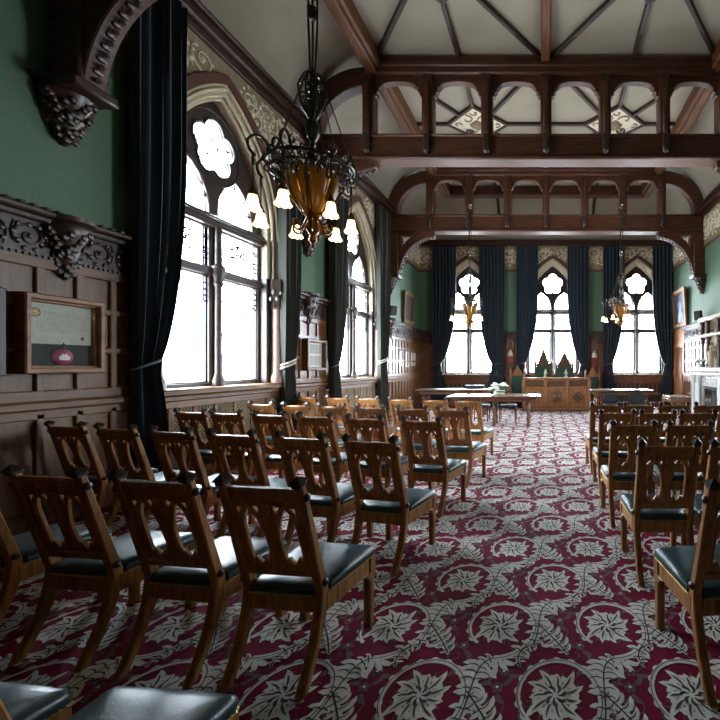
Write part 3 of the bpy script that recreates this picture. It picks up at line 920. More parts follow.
# finial mid-points of every visible chair back (measured), row by row
ROWS_L = [[(-60,460.5),(43.5,464.5),(150.5,469),(259,474.5)],
          [(64.5,419.8),(114.3,422),(169.5,425.5),(230.8,428.8),(299.5,431.3),(369,432.3)],
          [(189.4,407),(225.2,408.5),(268.3,410),(313.6,411.6),(363.7,413.3),(420.8,415)],
          [(260.5,399.5),(295,400.5),(331,402),(370,403.5),(411.5,405),(451.8,406.3)],
          [(305,393.6),(337,394.3),(367,395),(400,396),(434.4,396.8),(467.4,397.6)]]
ROWS_R = [[(669.6,437.3),(742,438.6)],
          [(633.7,417),(690.3,419),(752,421)],
          [(617.5,407.8),(658.2,408),(698.4,408.6)],
          [(605.5,400.3),(639,400.6),(674.6,401.2),(710,402)]]
TIPZ = .950; TIPB = .162
ORD = ['first', 'second', 'third', 'fourth', 'fifth', 'sixth']
def rowfit(pts, yaw_range, ptip=None):
    W = []
    for px, py in pts:
        Y = (EYE-TIPZ)*F/(py-PY); W.append((wx(px, Y), Y))
    n = len(W); mx = sum(w[0] for w in W)/n; my = sum(w[1] for w in W)/n
    b = sum((w[0]-mx)*(w[1]-my) for w in W)/max(1e-6, sum((w[0]-mx)**2 for w in W))
    b = max(math.tan(yaw_range[0]), min(math.tan(yaw_range[1]), b))
    out = []
    for px, py in pts:
        # intersect the pixel column with the fitted row line
        k = (px-PX)/F            # X = k*Y ; Y = my + b (X-mx)
        Y = (my - b*mx)/(1-b*k); out.append((k*Y, Y))
    return out, math.atan(b)
rng = random.Random(3)
def put_chair(x, y, rz, label, tip=True):
    if tip:
        x, y = x - TIPB*math.sin(rz), y + TIPB*math.cos(rz)
    if first[0]:
        first[0] = False
        chair0.location = (x, y, 0); chair0.rotation_euler = (0, 0, rz); chair0['label'] = label
        return chair0
    return dup(chair0, (x, y, 0), rz, label)
RN = ['nearest', 'second', 'third', 'fourth', 'farthest']
chairs = []
for ri, row in enumerate(ROWS_L):
    pos, yaw = rowfit(row, (R(-15), R(-7)))
    for k, (x, y) in enumerate(pos):
        j = len(row)-k
        side = 'beside the central aisle' if j == 1 else ('at the window wall end' if (k == 0 and ri > 0) else ('cut by the left edge' if k == 0 else '%s from the aisle' % ORD[j-1]))
        rn = ['first full row', 'second row', 'third row', 'fourth row', 'farthest row'][ri]
        chairs.append((x, y, yaw*.8+R(rng.uniform(-1.2, 1.2)), 'carved oak chair, green leather seat, left block, %s, %s' % (rn, side)))
for x, y, z, l in chairs: put_chair(x, y, z, l)
put_chair(-1.175, .885, R(-5), 'oak chair whose dark leather seat fills the bottom edge, right of two', tip=False)
put_chair(-1.71, .91, R(-6), 'oak chair in the bottom left corner, only its dark seat edge showing', tip=False)
put_chair(.85, 1.92, R(7), 'oak chair with green leather seat cut by the right edge, nearest right block', tip=False)
for ri, row in enumerate(ROWS_R):
    pos, yaw = rowfit(row, (R(0), R(7)))
    for k, (x, y) in enumerate(pos):
        rng.uniform(0, 1)
        side = 'beside the central aisle' if k == 0 else '%s from the aisle' % ORD[k]
        rn = ['second row', 'third row', 'fourth row', 'farthest row'][ri]
        put_chair(x, y, yaw+R(rng.uniform(-.4, .4)), 'carved oak chair, green leather seat, right block, %s, %s' % (rn, side))

# ================================================================ CARPET
def make_carpet():
    px, py, SY = .585, .808, 1.2
    polys = []        # (layer, mat, verts, faces)
    def band(pts, w, mat, layer, teeth=0, tw=.0, twoside=True, ph=0.0):
        n = len(pts); vs = []; fs = []
        L = 0
        for i, p in enumerate(pts):
            q0 = pts[max(i-1, 0)]; q1 = pts[min(i+1, n-1)]
            dx, dy = q1[0]-q0[0], q1[1]-q0[1]; d = math.hypot(dx, dy) or 1
            nx, ny = -dy/d, dx/d
            f = i/(n-1); ww = w(f) if callable(w) else w
            e = tw*((f*teeth+ph) % 1.0)*(1 if ww > .004 else .3) if teeth else 0
            vs.append((p[0]+nx*(ww+e), p[1]+ny*(ww+e))); vs.append((p[0]-nx*(ww+(e if twoside else 0)), p[1]-ny*(ww+(e if twoside else 0))))
        for i in range(n-1): fs.append((2*i, 2*i+1, 2*i+3, 2*i+2))
        polys.append((layer, mat, vs, fs))
    def leaf(x, y, an, L, w, mat, layer, curl=0.0, n=7):
        pts = []
        for i in range(n):
            f = i/(n-1); a2 = an+curl*f
            pts.append((x+L*f*math.cos(a2), y+L*f*math.sin(a2)))
        band(pts, lambda f: w*math.sin(PI*min(1, f*.92+.08))**.7 + .0005, mat, layer)
    def disc(x, y, r, mat, layer, n=7):
        polys.append((layer, mat, [(x+r*math.cos(2*PI*i/n), y+r*math.sin(2*PI*i/n)) for i in range(n)], [tuple(range(n))]))
    rg = random.Random(5)
    # rosette
    for k in range(11):
        a = 2*PI*k/11+.2; L = .112+.024*math.sin(2.3*k)
        leaf(.022*math.cos(a), .022*math.sin(a), a-.15, L, .017, 1, 2, .35)
        leaf(.04*math.cos(a), .04*math.sin(a), a-.1, L*.6, .004, 3, 3, .3)
        leaf(.03*math.cos(a+.3), .03*math.sin(a+.3), a+.25, L*.72, .006, 2, 1, .3)
        for s in (-1, 1):
            leaf(.075*math.cos(a+s*.2), .075*math.sin(a+s*.2), a+s*.7, .036, .011, 1, 2, s*.4, 5)
    for k in range(7):
        a = 2*PI*k/7; leaf(.008*math.cos(a), .008*math.sin(a), a, .046, .011, 3, 3, .4, 5); leaf(.012*math.cos(a+.3), .012*math.sin(a+.3), a+.35, .036, .006, 1, 4, .4, 5)
    disc(0, 0, .013, 1, 5)
    # spiral round the rosette
    sp = spiral((0, 0), .212, .150, -PI/2, PI*1.28, 60)
    band(sp, lambda f: .016*(1-.5*f), 1, 2)
    band(spiral((0, 0), .214, .158, -PI/2, PI*1.2, 50), lambda f: .0022, 3, 3)
    for k in range(15):
        f = k/15; a = -PI/2+(PI*1.78)*f; r = .212-.062*f
        leaf(r*math.cos(a), r*math.sin(a), a+.75, .05*(1-.4*f), .012, 1, 2, .9, 6)
        if k % 2: leaf(r*math.cos(a), r*math.sin(a), a+PI-.7, .03, .008, 1, 2, -.9, 5)
    # acanthus stems: a tapering rib fringed with curled lobes
    def acanthus(path, w0, n, L, curl=1.0):
        m = len(path)-1
        band(path, lambda f: w0*(.45+.75*math.sin(PI*min(1, f*.9+.08))), 1, 2, 11, w0*.5)
        for k in range(n):
            f = (k+.5)/n; q = int(f*m); p = path[q]; p2 = path[min(q+1, m)]
            a = math.atan2(p2[1]-p[1], p2[0]-p[0])
            for s in (-1, 1):
                ll = L*(.55+.6*math.sin(PI*f))*rg.uniform(.75, 1.2)
                leaf(p[0], p[1], a+s*rg.uniform(.55, .85), ll, ll*.2, 1, 2, s*curl*rg.uniform(.6, 1.3), 7)
                if k % 2: leaf(p[0]+.4*ll*math.cos(a+s*.7), p[1]+.4*ll*math.sin(a+s*.7), a+s*1.2, ll*.45, ll*.1, 1, 2, s*.9, 5)
                leaf(p[0], p[1], a+s*.75, ll*.7, .0028, 3, 3, s*curl*.9, 5)
        band(path, lambda f: .0035, 3, 3)
    st = bez((.19, -.13), (.235, .02), (.19, .16), (.2925, .192), 40)
    acanthus(st, .016, 9, .075)
    s2 = bez((.2, .02), (.27, -.06), (.30, -.10), (.36, -.19), 26)
    acanthus(s2, .011, 6, .06)
    s3 = bez((-.16, .14), (-.2, .2), (-.16, .27), (-.08, .28), 20)
    acanthus(s3, .007, 5, .05)
    # broad half-palm leaves at the feet of the motif
    for k in range(6):
        a = -PI/2-1.0+.36*k
        leaf(.0+.02*k-.05, -.225, a, .085-.006*abs(k-2), .013, 1, 2, .5*(k-2.5)/3, 7)
    # small sprigs in the ground
    for (cx, cy) in ((.255, -.02), (-.235, .12), (.13, .27), (-.12, -.27), (.33, .04)):
        for k in range(5):
            a = 2*PI*k/5+cx*9; disc(cx+.017*math.cos(a), cy+.017*math.sin(a), .0105, 2, 1, 6)
        disc(cx, cy, .007, 1, 2, 5)
        for k in range(3):
            a = 2.2*k+cy*11; leaf(cx+.03*math.cos(a), cy+.03*math.sin(a), a, .055, .012, 2, 1, .5, 5)
    for (cx, cy, a0, s) in ((.27, -.09, 0, 1), (-.2, .2, 2, -1), (.1, .215, 1, 1), (-.25, -.05, 3, -1), (.08, -.24, 4, 1)):
        band(spiral((cx, cy), .05, .012, a0, a0+s*7, 22), .0024, 2, 1)
    for (a, r) in ((.4, .12), (1.9, .125), (3.4, .12), (5.1, .125)):
        band(spiral((r*math.cos(a), r*math.sin(a)), .022, .006, a, a+5.5, 10), .002, 2, 1)
    tv = []; tf = []; tm = []
    for pi, (layer, mat, vs, fs) in enumerate(sorted(polys, key=lambda q: q[0])):
        n = len(tv); tv += [(x, y*SY, .0004+1.6e-5*pi) for x, y in vs]
        tf += [tuple(i+n for i in f) for f in fs]; tm += [mat]*len(fs)
    tv = np.array(tv, dtype=np.float32)
    lens = np.array([len(f) for f in tf]); flat = np.array([i for f in tf for i in f]); tm = np.array(tm)
    V = []; Fl = []; Ln = []; Mt = []; base = 0
    for half in (0, 1):
        for i in range(-9, 9):
            for j in range(-5, 18):
                ox = .04+px*(i+.5*half); oy = 1.80+py*SY*(j+.5*half)
                if abs(ox) > HW-.30 or oy < NEAR+.5 or oy > FAR-.30: continue
                if oy < .75 or abs(ox) > oy*1.45+.6: continue
                V.append(tv+np.array((ox, oy, 0), dtype=np.float32)); Fl.append(flat+base); Ln.append(lens); Mt.append(tm); base += len(tv)
    b = np.array([(-HW, NEAR, 0), (HW, NEAR, 0), (HW, FAR, 0), (-HW, FAR, 0)], dtype=np.float32)
    V.append(b); Fl.append(np.arange(4)+base); Ln.append(np.array([4])); Mt.append(np.array([0]))
    V = np.concatenate(V); Fl = np.concatenate(Fl); Ln = np.concatenate(Ln); Mt = np.concatenate(Mt)
    me = bpy.data.meshes.new('carpet')
    me.vertices.add(len(V)); me.vertices.foreach_set('co', V.ravel())
    me.loops.add(len(Fl)); me.loops.foreach_set('vertex_index', Fl.astype(np.int32))
    me.polygons.add(len(Ln)); me.polygons.foreach_set('loop_start', np.concatenate([[0], np.cumsum(Ln)[:-1]]).astype(np.int32))
    for q in ('crimson', 'cgrey', 'cmid', 'cdark'): me.materials.append(M[q])
    me.polygons.foreach_set('material_index', Mt.astype(np.int32))
    me.update(calc_edges=True); me.validate()
    o = bpy.data.objects.new('carpet', me); C.objects.link(o); o.location.z = -.005
    # faces wound downwards would shade the same, but keep them upright
    tag(o, 'crimson carpet with pale grey scrolling leaves and rosettes covering the floor', 'carpet')
    return o
make_carpet()

# ================================================================ CURTAINS
def curtain(Mx, u0, u1, label, tie=None, ztop=5.5, ztie=1.45, mat='curtain', d0=-.13, folds=None, grp='long tied curtains at the windows', tiemat='tie', spread=None, fold_d=.05):
    """hanging folded curtain; tie=(u0,u1) where it is gathered"""
    c = Mx @ Vector(((u0+u1)/2, 0, d0)); t = thing('curtain', label, 'curtain', (c.x, c.y, 0), group=grp)
    nf = folds or max(3, int((u1-u0)/.11)); nu = nf*8; nz = 34
    mb = MB(Mx); vs = []; fs = []
    rg = random.Random(int(abs(u0)*37)+5)
    phs = [rg.uniform(-.6, .6) for _ in range(nf+1)]
    zb = .012
    for side in (0, 1):
        for j in range(nz+1):
            z = zb+(ztop-zb)*j/nz
            if tie:
                if z > ztie:
                    f = (z-ztie)/(ztop-ztie); e = min(1, f/.62); k = e**.75 if e < 1 else 1
                    k = math.sin(k*PI/2)**.9
                else:
                    f = (ztie-z)/ztie; k = .34*math.sin(min(1, f*1.5)*PI/2)
                a = tie[0]+(u0-tie[0])*k; b = tie[1]+(u1-tie[1])*k
            else: a, b = u0, u1; k = 1
            for i in range(nu+1):
                f = i/nu
                ph = phs[int(f*nf)]
                amp = fold_d*(.55+.45*k)*(1 if side == 0 else .0)
                u = a+(b-a)*f
                d = d0-amp*(math.cos(2*PI*f*nf+ .35*math.sin(z*1.1+ph*2))*.5+.5)*(1+.25*math.sin(ph*5)) + (.035 if side else 0)
                vs.append((u, z, d))
    W = nu+1; N0 = (nz+1)*W
    for j in range(nz):
        for i in range(nu):
            q = (j*W+i, j*W+i+1, (j+1)*W+i+1, (j+1)*W+i)
            fs.append(tuple(reversed(q))); fs.append(tuple(N0+x for x in q))
        for i in (0, nu):
            fs.append((j*W+i, (j+1)*W+i, N0+(j+1)*W+i, N0+j*W+i))
    for i in range(nu):
        for j in (0, nz): fs.append((j*W+i, j*W+i+1, N0+j*W+i+1, N0+j*W+i))
    mb.add(vs, fs); mb.build('cloth', M[mat], t, ang=70)
    if tie:
        tb = MB(Mx); cx = (tie[0]+tie[1])/2; rx = (tie[1]-tie[0])/2+.025
        for dz in (0, .05) if tiemat == 'tielight' else (0,):
            pts = [(cx+rx*math.cos(q*PI/8), ztie+dz+.05*math.cos(q*PI/8+.5), d0-.015+(.085)*math.sin(q*PI/8)) for q in range(16)]
            tb.tube(pts, .016, 6, closed=True)
        tb.build('tieback', M[tiemat], t)
    return t
curtain(ML, 4.32, 4.89, 'tall dark navy curtain left of the nearest left window, gathered low', tie=(4.33, 4.56), ztop=5.56, ztie=1.42, fold_d=.09)
curtain(ML, 6.72, 7.12, 'dark curtain right of the nearest left window, with a pale banded tie', tie=(6.76, 7.02), ztop=4.9, ztie=1.42, mat='olive', tiemat='tielight', fold_d=.09)
curtain(ML, 8.28, 8.88, 'dark curtain left of the second left window, gathered low', tie=(8.28, 8.52), ztop=4.9, ztie=1.42, mat='olive', fold_d=.09)
curtain(ML, 10.6, 11.2, 'dark curtain right of the second left window, beside the roof bracket', tie=(10.7, 11.08), ztop=5.5, ztie=1.52, mat='olive', tiemat='tielight', fold_d=.09)
YC = FAR-.18
EC = [((432, 455.5), (433, 440), 'navy curtain at the left side of the left far window'),
      ((479, 504.5), (492, 503), 'navy curtain at the right side of the left far window'),
      ((516.5, 538), (517, 523.5), 'navy curtain at the left side of the middle far window'),
      ((567.5, 589), (581, 588.5), 'navy curtain at the right side of the middle far window'),
      ((603.5, 624.5), (604, 611), 'navy curtain at the left side of the right far window'),
      ((653, 672), (665, 671.5), 'navy curtain at the right side of the right far window')]
for (a, b), (c, d), l in EC:
    curtain(ME, wx(a, YC), wx(b, YC), l, tie=(wx(c, YC), wx(d, YC)), ztop=5.5, ztie=1.46)

# ================================================================ CHANDELIERS
def make_chandelier(loc, label):
    t = thing('chandelier', label, 'chandelier', (loc[0], loc[1], 7.0), group='wrought iron chandeliers with lit glass bells')
    x, y = loc
    def pt(r, a, z): return (x+r*math.cos(a), y+r*math.sin(a), z)
    mb = MB()
    for k in range(3): mb.tube([pt(.035, 2*PI*k/3, 7.0), pt(.035, 2*PI*k/3, 4.0), pt(.018, 2*PI*k/3, 3.62)], .008, 5)
    for z in (4.08, 5.2, 6.2): mb.lathe([(.02, -.05), (.045, -.03), (.03, 0), (.045, .03), (.02, .05)], (x, y, z), 8)
    mb.lathe([(.12, 0), (.1, -.04), (.03, -.1)][::-1], (x, y, 7.0), 10)
    mb.build('hanging_rod', M['iron'], t)
    mb = MB()
    for k in range(8):
        a = 2*PI*k/8
        mb.tube([pt(.015, a, 3.64), pt(.06, a, 3.6), pt(.1, a, 3.5), pt(.085, a, 3.38), pt(.04, a, 3.31), pt(.02, a, 3.27)], .0075, 5)
        sp = spiral((0, 0), .045, .012, 0, 5.5, 12)
        mb.tube([pt(.055+u, a, 3.42+v) for u, v in sp], .006, 4)
        mb.tube([pt(.05+u*.7, a+.39, 3.53+v*.7) for u, v in sp], .006, 4)
    mb.build('scroll_crown', M['iron'], t)
    mb = MB(); mb.lathe([(.015, 2.35), (.02, 2.6), (.02, 2.95), (.05, 3.0), (.03, 3.05), (.018, 3.1), (.05, 3.16), (.055, 3.22), (.025, 3.28), (.018, 3.34), (.03, 3.4), (.02, 3.66)], (x, y, 0), 10)
    mb.build('central_stem', M['iron'], t)
    mb = MB()
    for k in range(6):
        a = 2*PI*k/6+.2
        mb.tube([pt(.05, a, 3.62), pt(.29, a, 2.93)], .0045, 4)
    mb.build('stay_wires', M['iron'], t)
    mb = MB()
    mb.tube([pt(.28, 2*PI*k/32, 2.92) for k in range(32)], .014, 6, closed=True)
    mb.tube([pt(.265, 2*PI*k/32, 2.86) for k in range(32)], .008, 5, closed=True)
    for k in range(12):
        a = 2*PI*k/12
        sp = spiral((0, 0), .05, .012, -PI/2, 4.2, 14)
        mb.tube([pt(.255+u*.8, a+v*.6, 2.985+v) for u, v in sp], .009, 5)
        sp = spiral((0, 0), .04, .01, PI/2, PI/2-6, 12)
        mb.tube([pt(.29+u, a+.26, 2.87+v) for u, v in sp], .007, 4)
        sp = spiral((0, 0), .055, .012, PI, PI-5.5, 14)
        mb.tube([pt(.17+u, a+.1, 2.96+v) for u, v in sp], .007, 4)
        sp = spiral((0, 0), .035, .008, 0, 5.5, 12)
        mb.tube([pt(.25+u*.5, a+.13+u, 2.8+v) for u, v in sp], .006, 4)
    mb.build('scroll_ring', M['iron'], t)
    ab = MB()
    for k in range(6):
        a = 2*PI*k/6+.26
        vs = []; fs = []
        for i in range(7):
            f = i/6; r = .145*math.cos(f*1.2)+.012; z = 2.86-.3*f-.02*math.sin(f*3)
            for j in range(5):
                da = (j-2)/2*.42*(1-.2*f); bul = 1+.14*(1-((j-2)/2)**2)*math.sin(PI*min(1, f+.2))
                vs.append(pt(r*bul, a+da, z))
        for i in range(6):
            for j in range(4): fs.append((i*5+j, i*5+j+1, (i+1)*5+j+1, (i+1)*5+j))
        ab.add(vs, fs)
    bw = ab.build('amber_bowl', M['amber'], t)
    md = bw.modifiers.new('thick', 'SOLIDIFY'); md.thickness = .008
    rb = MB()
    for k in range(6):
        a = 2*PI*k/6+.26+PI/6
        rb.tube([pt(.145*math.cos(i/6*1.2)+.024, a, 2.87-.3*i/6) for i in range(7)], .009, 5)
    rb.build('bowl_rib', M['brassd'], bw)
    mb = MB()
    mb.lathe([(.008, 2.33), (.03, 2.36), (.02, 2.4), (.05, 2.44), (.035, 2.5), (.06, 2.55), (.05, 2.58)], (x, y, 0), 10)
    for k in range(6):
        a = 2*PI*k/6
        sp = spiral((0, 0), .05, .01, -PI*.6, PI*1.4, 14)
        mb.tube([pt(.045, a, 2.52)] + [pt(.11+u, a, 2.46+v) for u, v in sp], .008, 5)
        mb.tube([pt(.03, a+.5, 2.58), pt(.09, a+.5, 2.6), pt(.16, a+.5, 2.68), pt(.22, a+.5, 2.8)], .008, 5)
    mb.build('lower_scrolls', M['brassd'], t)
    xc0, yc0 = x, y
    for a, RB in ((R(-128), .39), (R(175), .42), (R(-88), .38), (R(135), .44), (R(-37), .28), (R(94), .40), (R(45), .28)):
        ar = MB()
        sp = spiral((0, 0), .06, .02, PI*.5, PI*.5+5.2, 14)
        ar.tube(smooth([pt(.27, a, 2.9), pt(.27+.3*(RB-.24), a, 2.98), pt(RB-.02, a, 3.0), pt(RB+.03, a, 2.95), pt(RB+.02, a, 2.89), pt(RB-.01, a, 2.86), pt(RB, a, 2.84), pt(RB, a, 2.78)]), .0095, 6)
        ar.tube([pt(.26+u*.9, a, 2.80+v*.9) for u, v in sp], .008, 5)
        ar.tube([pt(RB, a, 2.84), pt(RB, a, 2.6)], .0045, 5)
        arm = ar.build('scroll_arm', M['iron'], t)
        sh = MB()
        c = pt(RB, a, 0); BS = .78
        n = 16; prof = [(.018, 2.595), (.03, 2.585), (.04, 2.56), (.044, 2.53), (.05, 2.505), (.066, 2.48)]
        vs = []; fs = []
        for i, (r, z) in enumerate(prof):
            for j in range(n):
                an = 2*PI*j/n; w = BS*(1+.09*math.cos(8*an)*(i/5)**2)
                vs.append((c[0]+r*w*math.cos(an), c[1]+r*w*math.sin(an), z+.006*math.cos(8*an)*(i/5)**2))
        for i in range(len(prof)-1):
            for j in range(n): fs.append((i*n+j, (i+1)*n+j, (i+1)*n+(j+1) % n, i*n+(j+1) % n))
        fs.append(tuple(range(n)))
        sh.add(vs, fs); s_o = sh.build('bell_shade', M['shade'], arm)
        cp = MB(); cp.lathe([(.032, 2.58), (.026, 2.6), (.016, 2.62), (.008, 2.64)], (c[0], c[1], 0), 8); cp.build('shade_cap', M['brassd'], arm)
    return t
CH = make_chandelier((-1.765, 3.18), 'large near wrought iron chandelier with amber bowl and lit bell shades')
dup(CH, (1.78, 9.95, 7.0), 0, 'distant chandelier with lit bells in front of the right far window', 'wrought iron chandeliers with lit glass bells')
dup(CH, (-1.80, 9.95, 7.0), .4, 'distant chandelier hanging in front of the left far window', 'wrought iron chandeliers with lit glass bells')
# ================================================================ WALL-HUNG THINGS
def picture(Mx, u0, u1, z0, z1, label, cat='picture', depth=.05, fw=.05, fmat='gilt', cmat='canvas', name='framed_picture', tilt=0.0, group=None, glass=False):
    c = Mx @ Vector(((u0+u1)/2, (z0+z1)/2, -.02)); t = thing(name, label, cat, tuple(c), group=group)
    T = Mx @ TX(0, z0, -.012) @ Matrix.Rotation(tilt, 4, 'X') @ TX(0, -z0, 0)
    fr = MB(T); fr.plate([rect(u0, u1, z0, z1), rect(u0+fw, u1-fw, z0+fw, z1-fw)], depth, -depth/2, .008)
    fr.plate([rect(u0+fw*.7, u1-fw*.7, z0+fw*.7, z1-fw*.7), rect(u0+fw*1.15, u1-fw*1.15, z0+fw*1.15, z1-fw*1.15)], depth*.6, -depth*.3, .004)
    fr.build('frame', M[fmat], t)
    cv = MB(T); cv.box(u0+fw*.9, u1-fw*.9, z0+fw*.9, z1-fw*.9, -depth*.35, -.004); cv.build('canvas' if cmat.startswith('canvas') else 'sheet', M[cmat], t)
    return t, T
t, T = picture(MR, 12.85, 14.1, 2.66, 3.86, 'gilt framed portrait of a person in blue, high on the right wall', depth=.09, fw=.13, tilt=-.06)
pb = MB(T); pb.lathe([(.02, 0), (.26, .02), (.22, .25), (.1, .36), (.09, .42), (.13, .5), (.12, .62), (.05, .68)], n=12, M=TX(13.48, 2.8, -.032) @ Matrix.Diagonal((1, 1, .04, 1)) @ Matrix.Rotation(-PI/2, 4, 'X'))
pb.build('painted_sitter', pbr('painted_pale', (150, 156, 180), .5, 0, .5, 6), t)
picture(ML, 12.75, 13.7, 2.76, 3.72, 'dark picture in brown frame on the green left wall near the far corner', depth=.07, fw=.09, cmat='canvas2', tilt=-.04)
for (a, b, z0, z1, l) in ((11.62, 12.25, 1.24, 1.9, 'large pale notice on the far left panelling, nearest of four'), (12.42, 12.72, 1.42, 1.86, 'small pale notice second nearest on the far left panelling'),
                          (12.98, 13.32, 1.38, 1.86, 'pale notice third along the far left panelling'), (13.55, 13.98, 1.42, 1.84, 'pale notice on the left panelling closest to the far corner')):
    picture(ML, a, b, z0, z1, l, cat='notice', depth=.03, fw=.03, fmat='marble', cmat='white', name='framed_notice', group='notices on the far left panelling')
t, T = picture(ML, 7.48, 8.14, 1.33, 1.9, 'shallow oak display case of pale papers between the two left windows', cat='display case', depth=.13, fw=.05, fmat='panel', cmat='white', name='display_case')
ip = MB(T)
for i in range(4): ip.box(7.57+.14*i, 7.68+.14*i, 1.42, 1.6, -.052, -.046); ip.box(7.57+.14*i, 7.68+.14*i, 1.64, 1.81, -.052, -.046)
ip.build('paper_sheets', M['paper'], t)
# charter case
u0, u1, z0, z1 = 3.42, 4.04, 1.345, 2.02
t = thing('charter_case', 'oak wall case holding a parchment charter with a magenta wax seal', 'display case', (-HW+.05, 3.73, 1.68))
fr = MB(ML); fr.plate([rect(u0, u1, z0, z1), rect(u0+.045, u1-.045, z0+.05, z1-.05)], .125, -.062-.02, .01)
fr.plate([rect(u0+.035, u1-.035, z0+.04, z1-.04), rect(u0+.06, u1-.06, z0+.068, z1-.068)], .09, -.06, .006); fr.build('case_frame', M['framewood'], t)
bk = MB(ML); bk.box(u0+.04, u1-.04, z0+.04, z1-.04, -.06, -.046); bk.build('green_mount', M['greencloth'], t)
pc = MB(ML); pc.box(u0+.062, u1-.062, 1.60, z1-.07, -.075, -.062, .002); po = pc.build('parchment', M['paper'], t)
ik = MB(ML); rg = random.Random(11)
for r in range(9):
    z = 1.875-.02*r; x = u0+.12
    if r < 3: x += .055
    end = u1-.11-(.08 if r == 8 else 0)
    while x < end:
        w = rg.uniform(.012, .04); pts = []
        n = max(3, int(w/.004))
        for i in range(n): pts.append((x+w*i/n, z+rg.uniform(-.003, .004), -.0755))
        ik.tube(pts, .0011, 3); x += w+.007
ik.tube([(u0+.12+.035*math.cos(a), 1.865+.035*math.sin(a), -.0755) for a in [i*.6 for i in range(11)]], .004, 4)
ik.blob((u1-.14, 1.66, -.0755), .016, 1, 1, .2, 8, 4)
ik.build('script_lines', M['ink'], po)
gi = MB(ML); gi.blob((u0+.12, 1.865, -.0755), .022, 1, 1, .15, 8, 4); gi.build('gilt_initial', M['gold'], po)
se = MB(ML); se.lathe([(.07, 0), (.075, .008), (.06, .02), (.01, .022)], n=20, M=TX(3.745, 1.49, -.062) @ Matrix.Rotation(PI, 4, 'X') @ Matrix.Diagonal((1.15, .95, 1, 1)))
s_o = se.build('wax_seal', M['seal'], t)
em = MB(ML); em.plate([[(3.705, 1.462), (3.785, 1.462), (3.79, 1.49), (3.77, 1.505), (3.762, 1.522), (3.745, 1.507), (3.73, 1.525), (3.72, 1.502), (3.7, 1.495)]], .008, -.087, .002); em.build('seal_emblem', M['white'], s_o)
cd = MB(ML); cd.tube([(3.745, 1.62, -.078), (3.744, 1.57, -.08), (3.745, 1.55, -.082)], .004, 5); cd.tube(spiral((3.745, 1.595), .012, .012, 0, 6.2, 10) and [(x, y, -.08) for x, y in spiral((3.745, 1.595), .012, .012, 0, 6.2, 10)], .004, 5)
cd.build('seal_cord', M['ink'], t)
gl = MB(ML); gl.box(u0+.05, u1-.05, z0+.055, z1-.055, -.118, -.114); gl.build('glass_front', M['picglass'], t, smooth=False)
db = MB(ML); db.plate([rect(2.72, 3.34, 1.33, 2.03), rect(2.8, 3.26, 1.41, 1.95)], .07, -.06, .008)
db.box(2.78, 3.28, 1.39, 1.97, -.06, -.04)
tag(db.build('wall_board', M['darkboard']), 'dark wooden board on the panelling at the extreme left edge', 'board')
# loudspeakers
def speaker(Mx, u, z, label, rot):
    c = Mx @ Vector((u, z, -.2)); t = thing('loudspeaker', label, 'loudspeaker', tuple(c), group='small black wall loudspeakers')
    b = MB(); T = Matrix.Translation(c) @ Matrix.Rotation(rot, 4, 'Z') @ Matrix.Rotation(R(12), 4, 'X')
    b.M = T; b.box(-.1, .1, -.09, .09, -.13, .13, .02); b.build('cabinet', M['black'], t)
    g = MB(); g.M = T; g.box(-.085, .085, -.1, -.085, -.115, .115, .006); g.build('grille', M['darkknob'], t)
    a = MB(Mx); a.tube([(u, z, -.16), (u, z-.05, -.1), (u, z-.08, -.045)], .018, 6); a.box(u-.04, u+.04, z-.15, z-.02, -.05, -.0, .008); a.build('bracket', M['black'], t)
speaker(ML, 11.45, 2.92, 'small black loudspeaker on a bracket at the far left wall', .7)
speaker(MR, 11.55, 2.8, 'small black loudspeaker above the right overmantel', -.7)

# heraldic panels on the far wall
for x, z, l in ((wx(510.5, FAR), 1.72, 'carved coat of arms with red shield left of the tall seats'), (wx(594, FAR), 1.68, 'carved coat of arms with red shield right of the tall seats')):
    t = thing('coat_of_arms', l, 'coat of arms', (x, FAR-.04, z), group='carved coats of arms on the far panelling')
    b = MB(ME); b.box(x-.145, x+.145, z-.62, z+.68, -.06, -.015, .012)
    b.tube([(x+.12*math.cos(a), z+.4+.2*math.sin(a), -.06) for a in [i*PI/9 for i in range(18)]], .03, 5, closed=True)
    for i in range(14):
        a = 2*PI*i/14; b.blob((x+.12*math.cos(a), z-.1+.3*math.sin(a), -.065), .04, 1, 1, .7, 5, 4)
    b.build('carved_board', M['deskdark'], t)
    s = MB(ME); s.plate([[(x-.11, z), (x+.11, z), (x+.11, z-.12), (x+.06, z-.21), (x, z-.25), (x-.06, z-.21), (x-.11, z-.12)]], .03, -.085, .006); s.build('red_shield', M['red'], t)
    h = MB(ME); h.blob((x, z+.11, -.09), .09, .95, 1.1, .4, 10, 6); h.box(x-.1, x+.1, z+.02, z+.06, -.1, -.06, .01); h.tube([(x-.03, z+.19, -.09), (x, z+.25, -.09), (x+.04, z+.2, -.09)], .02, 5); h.build('pale_helm', M['plaster'], t)

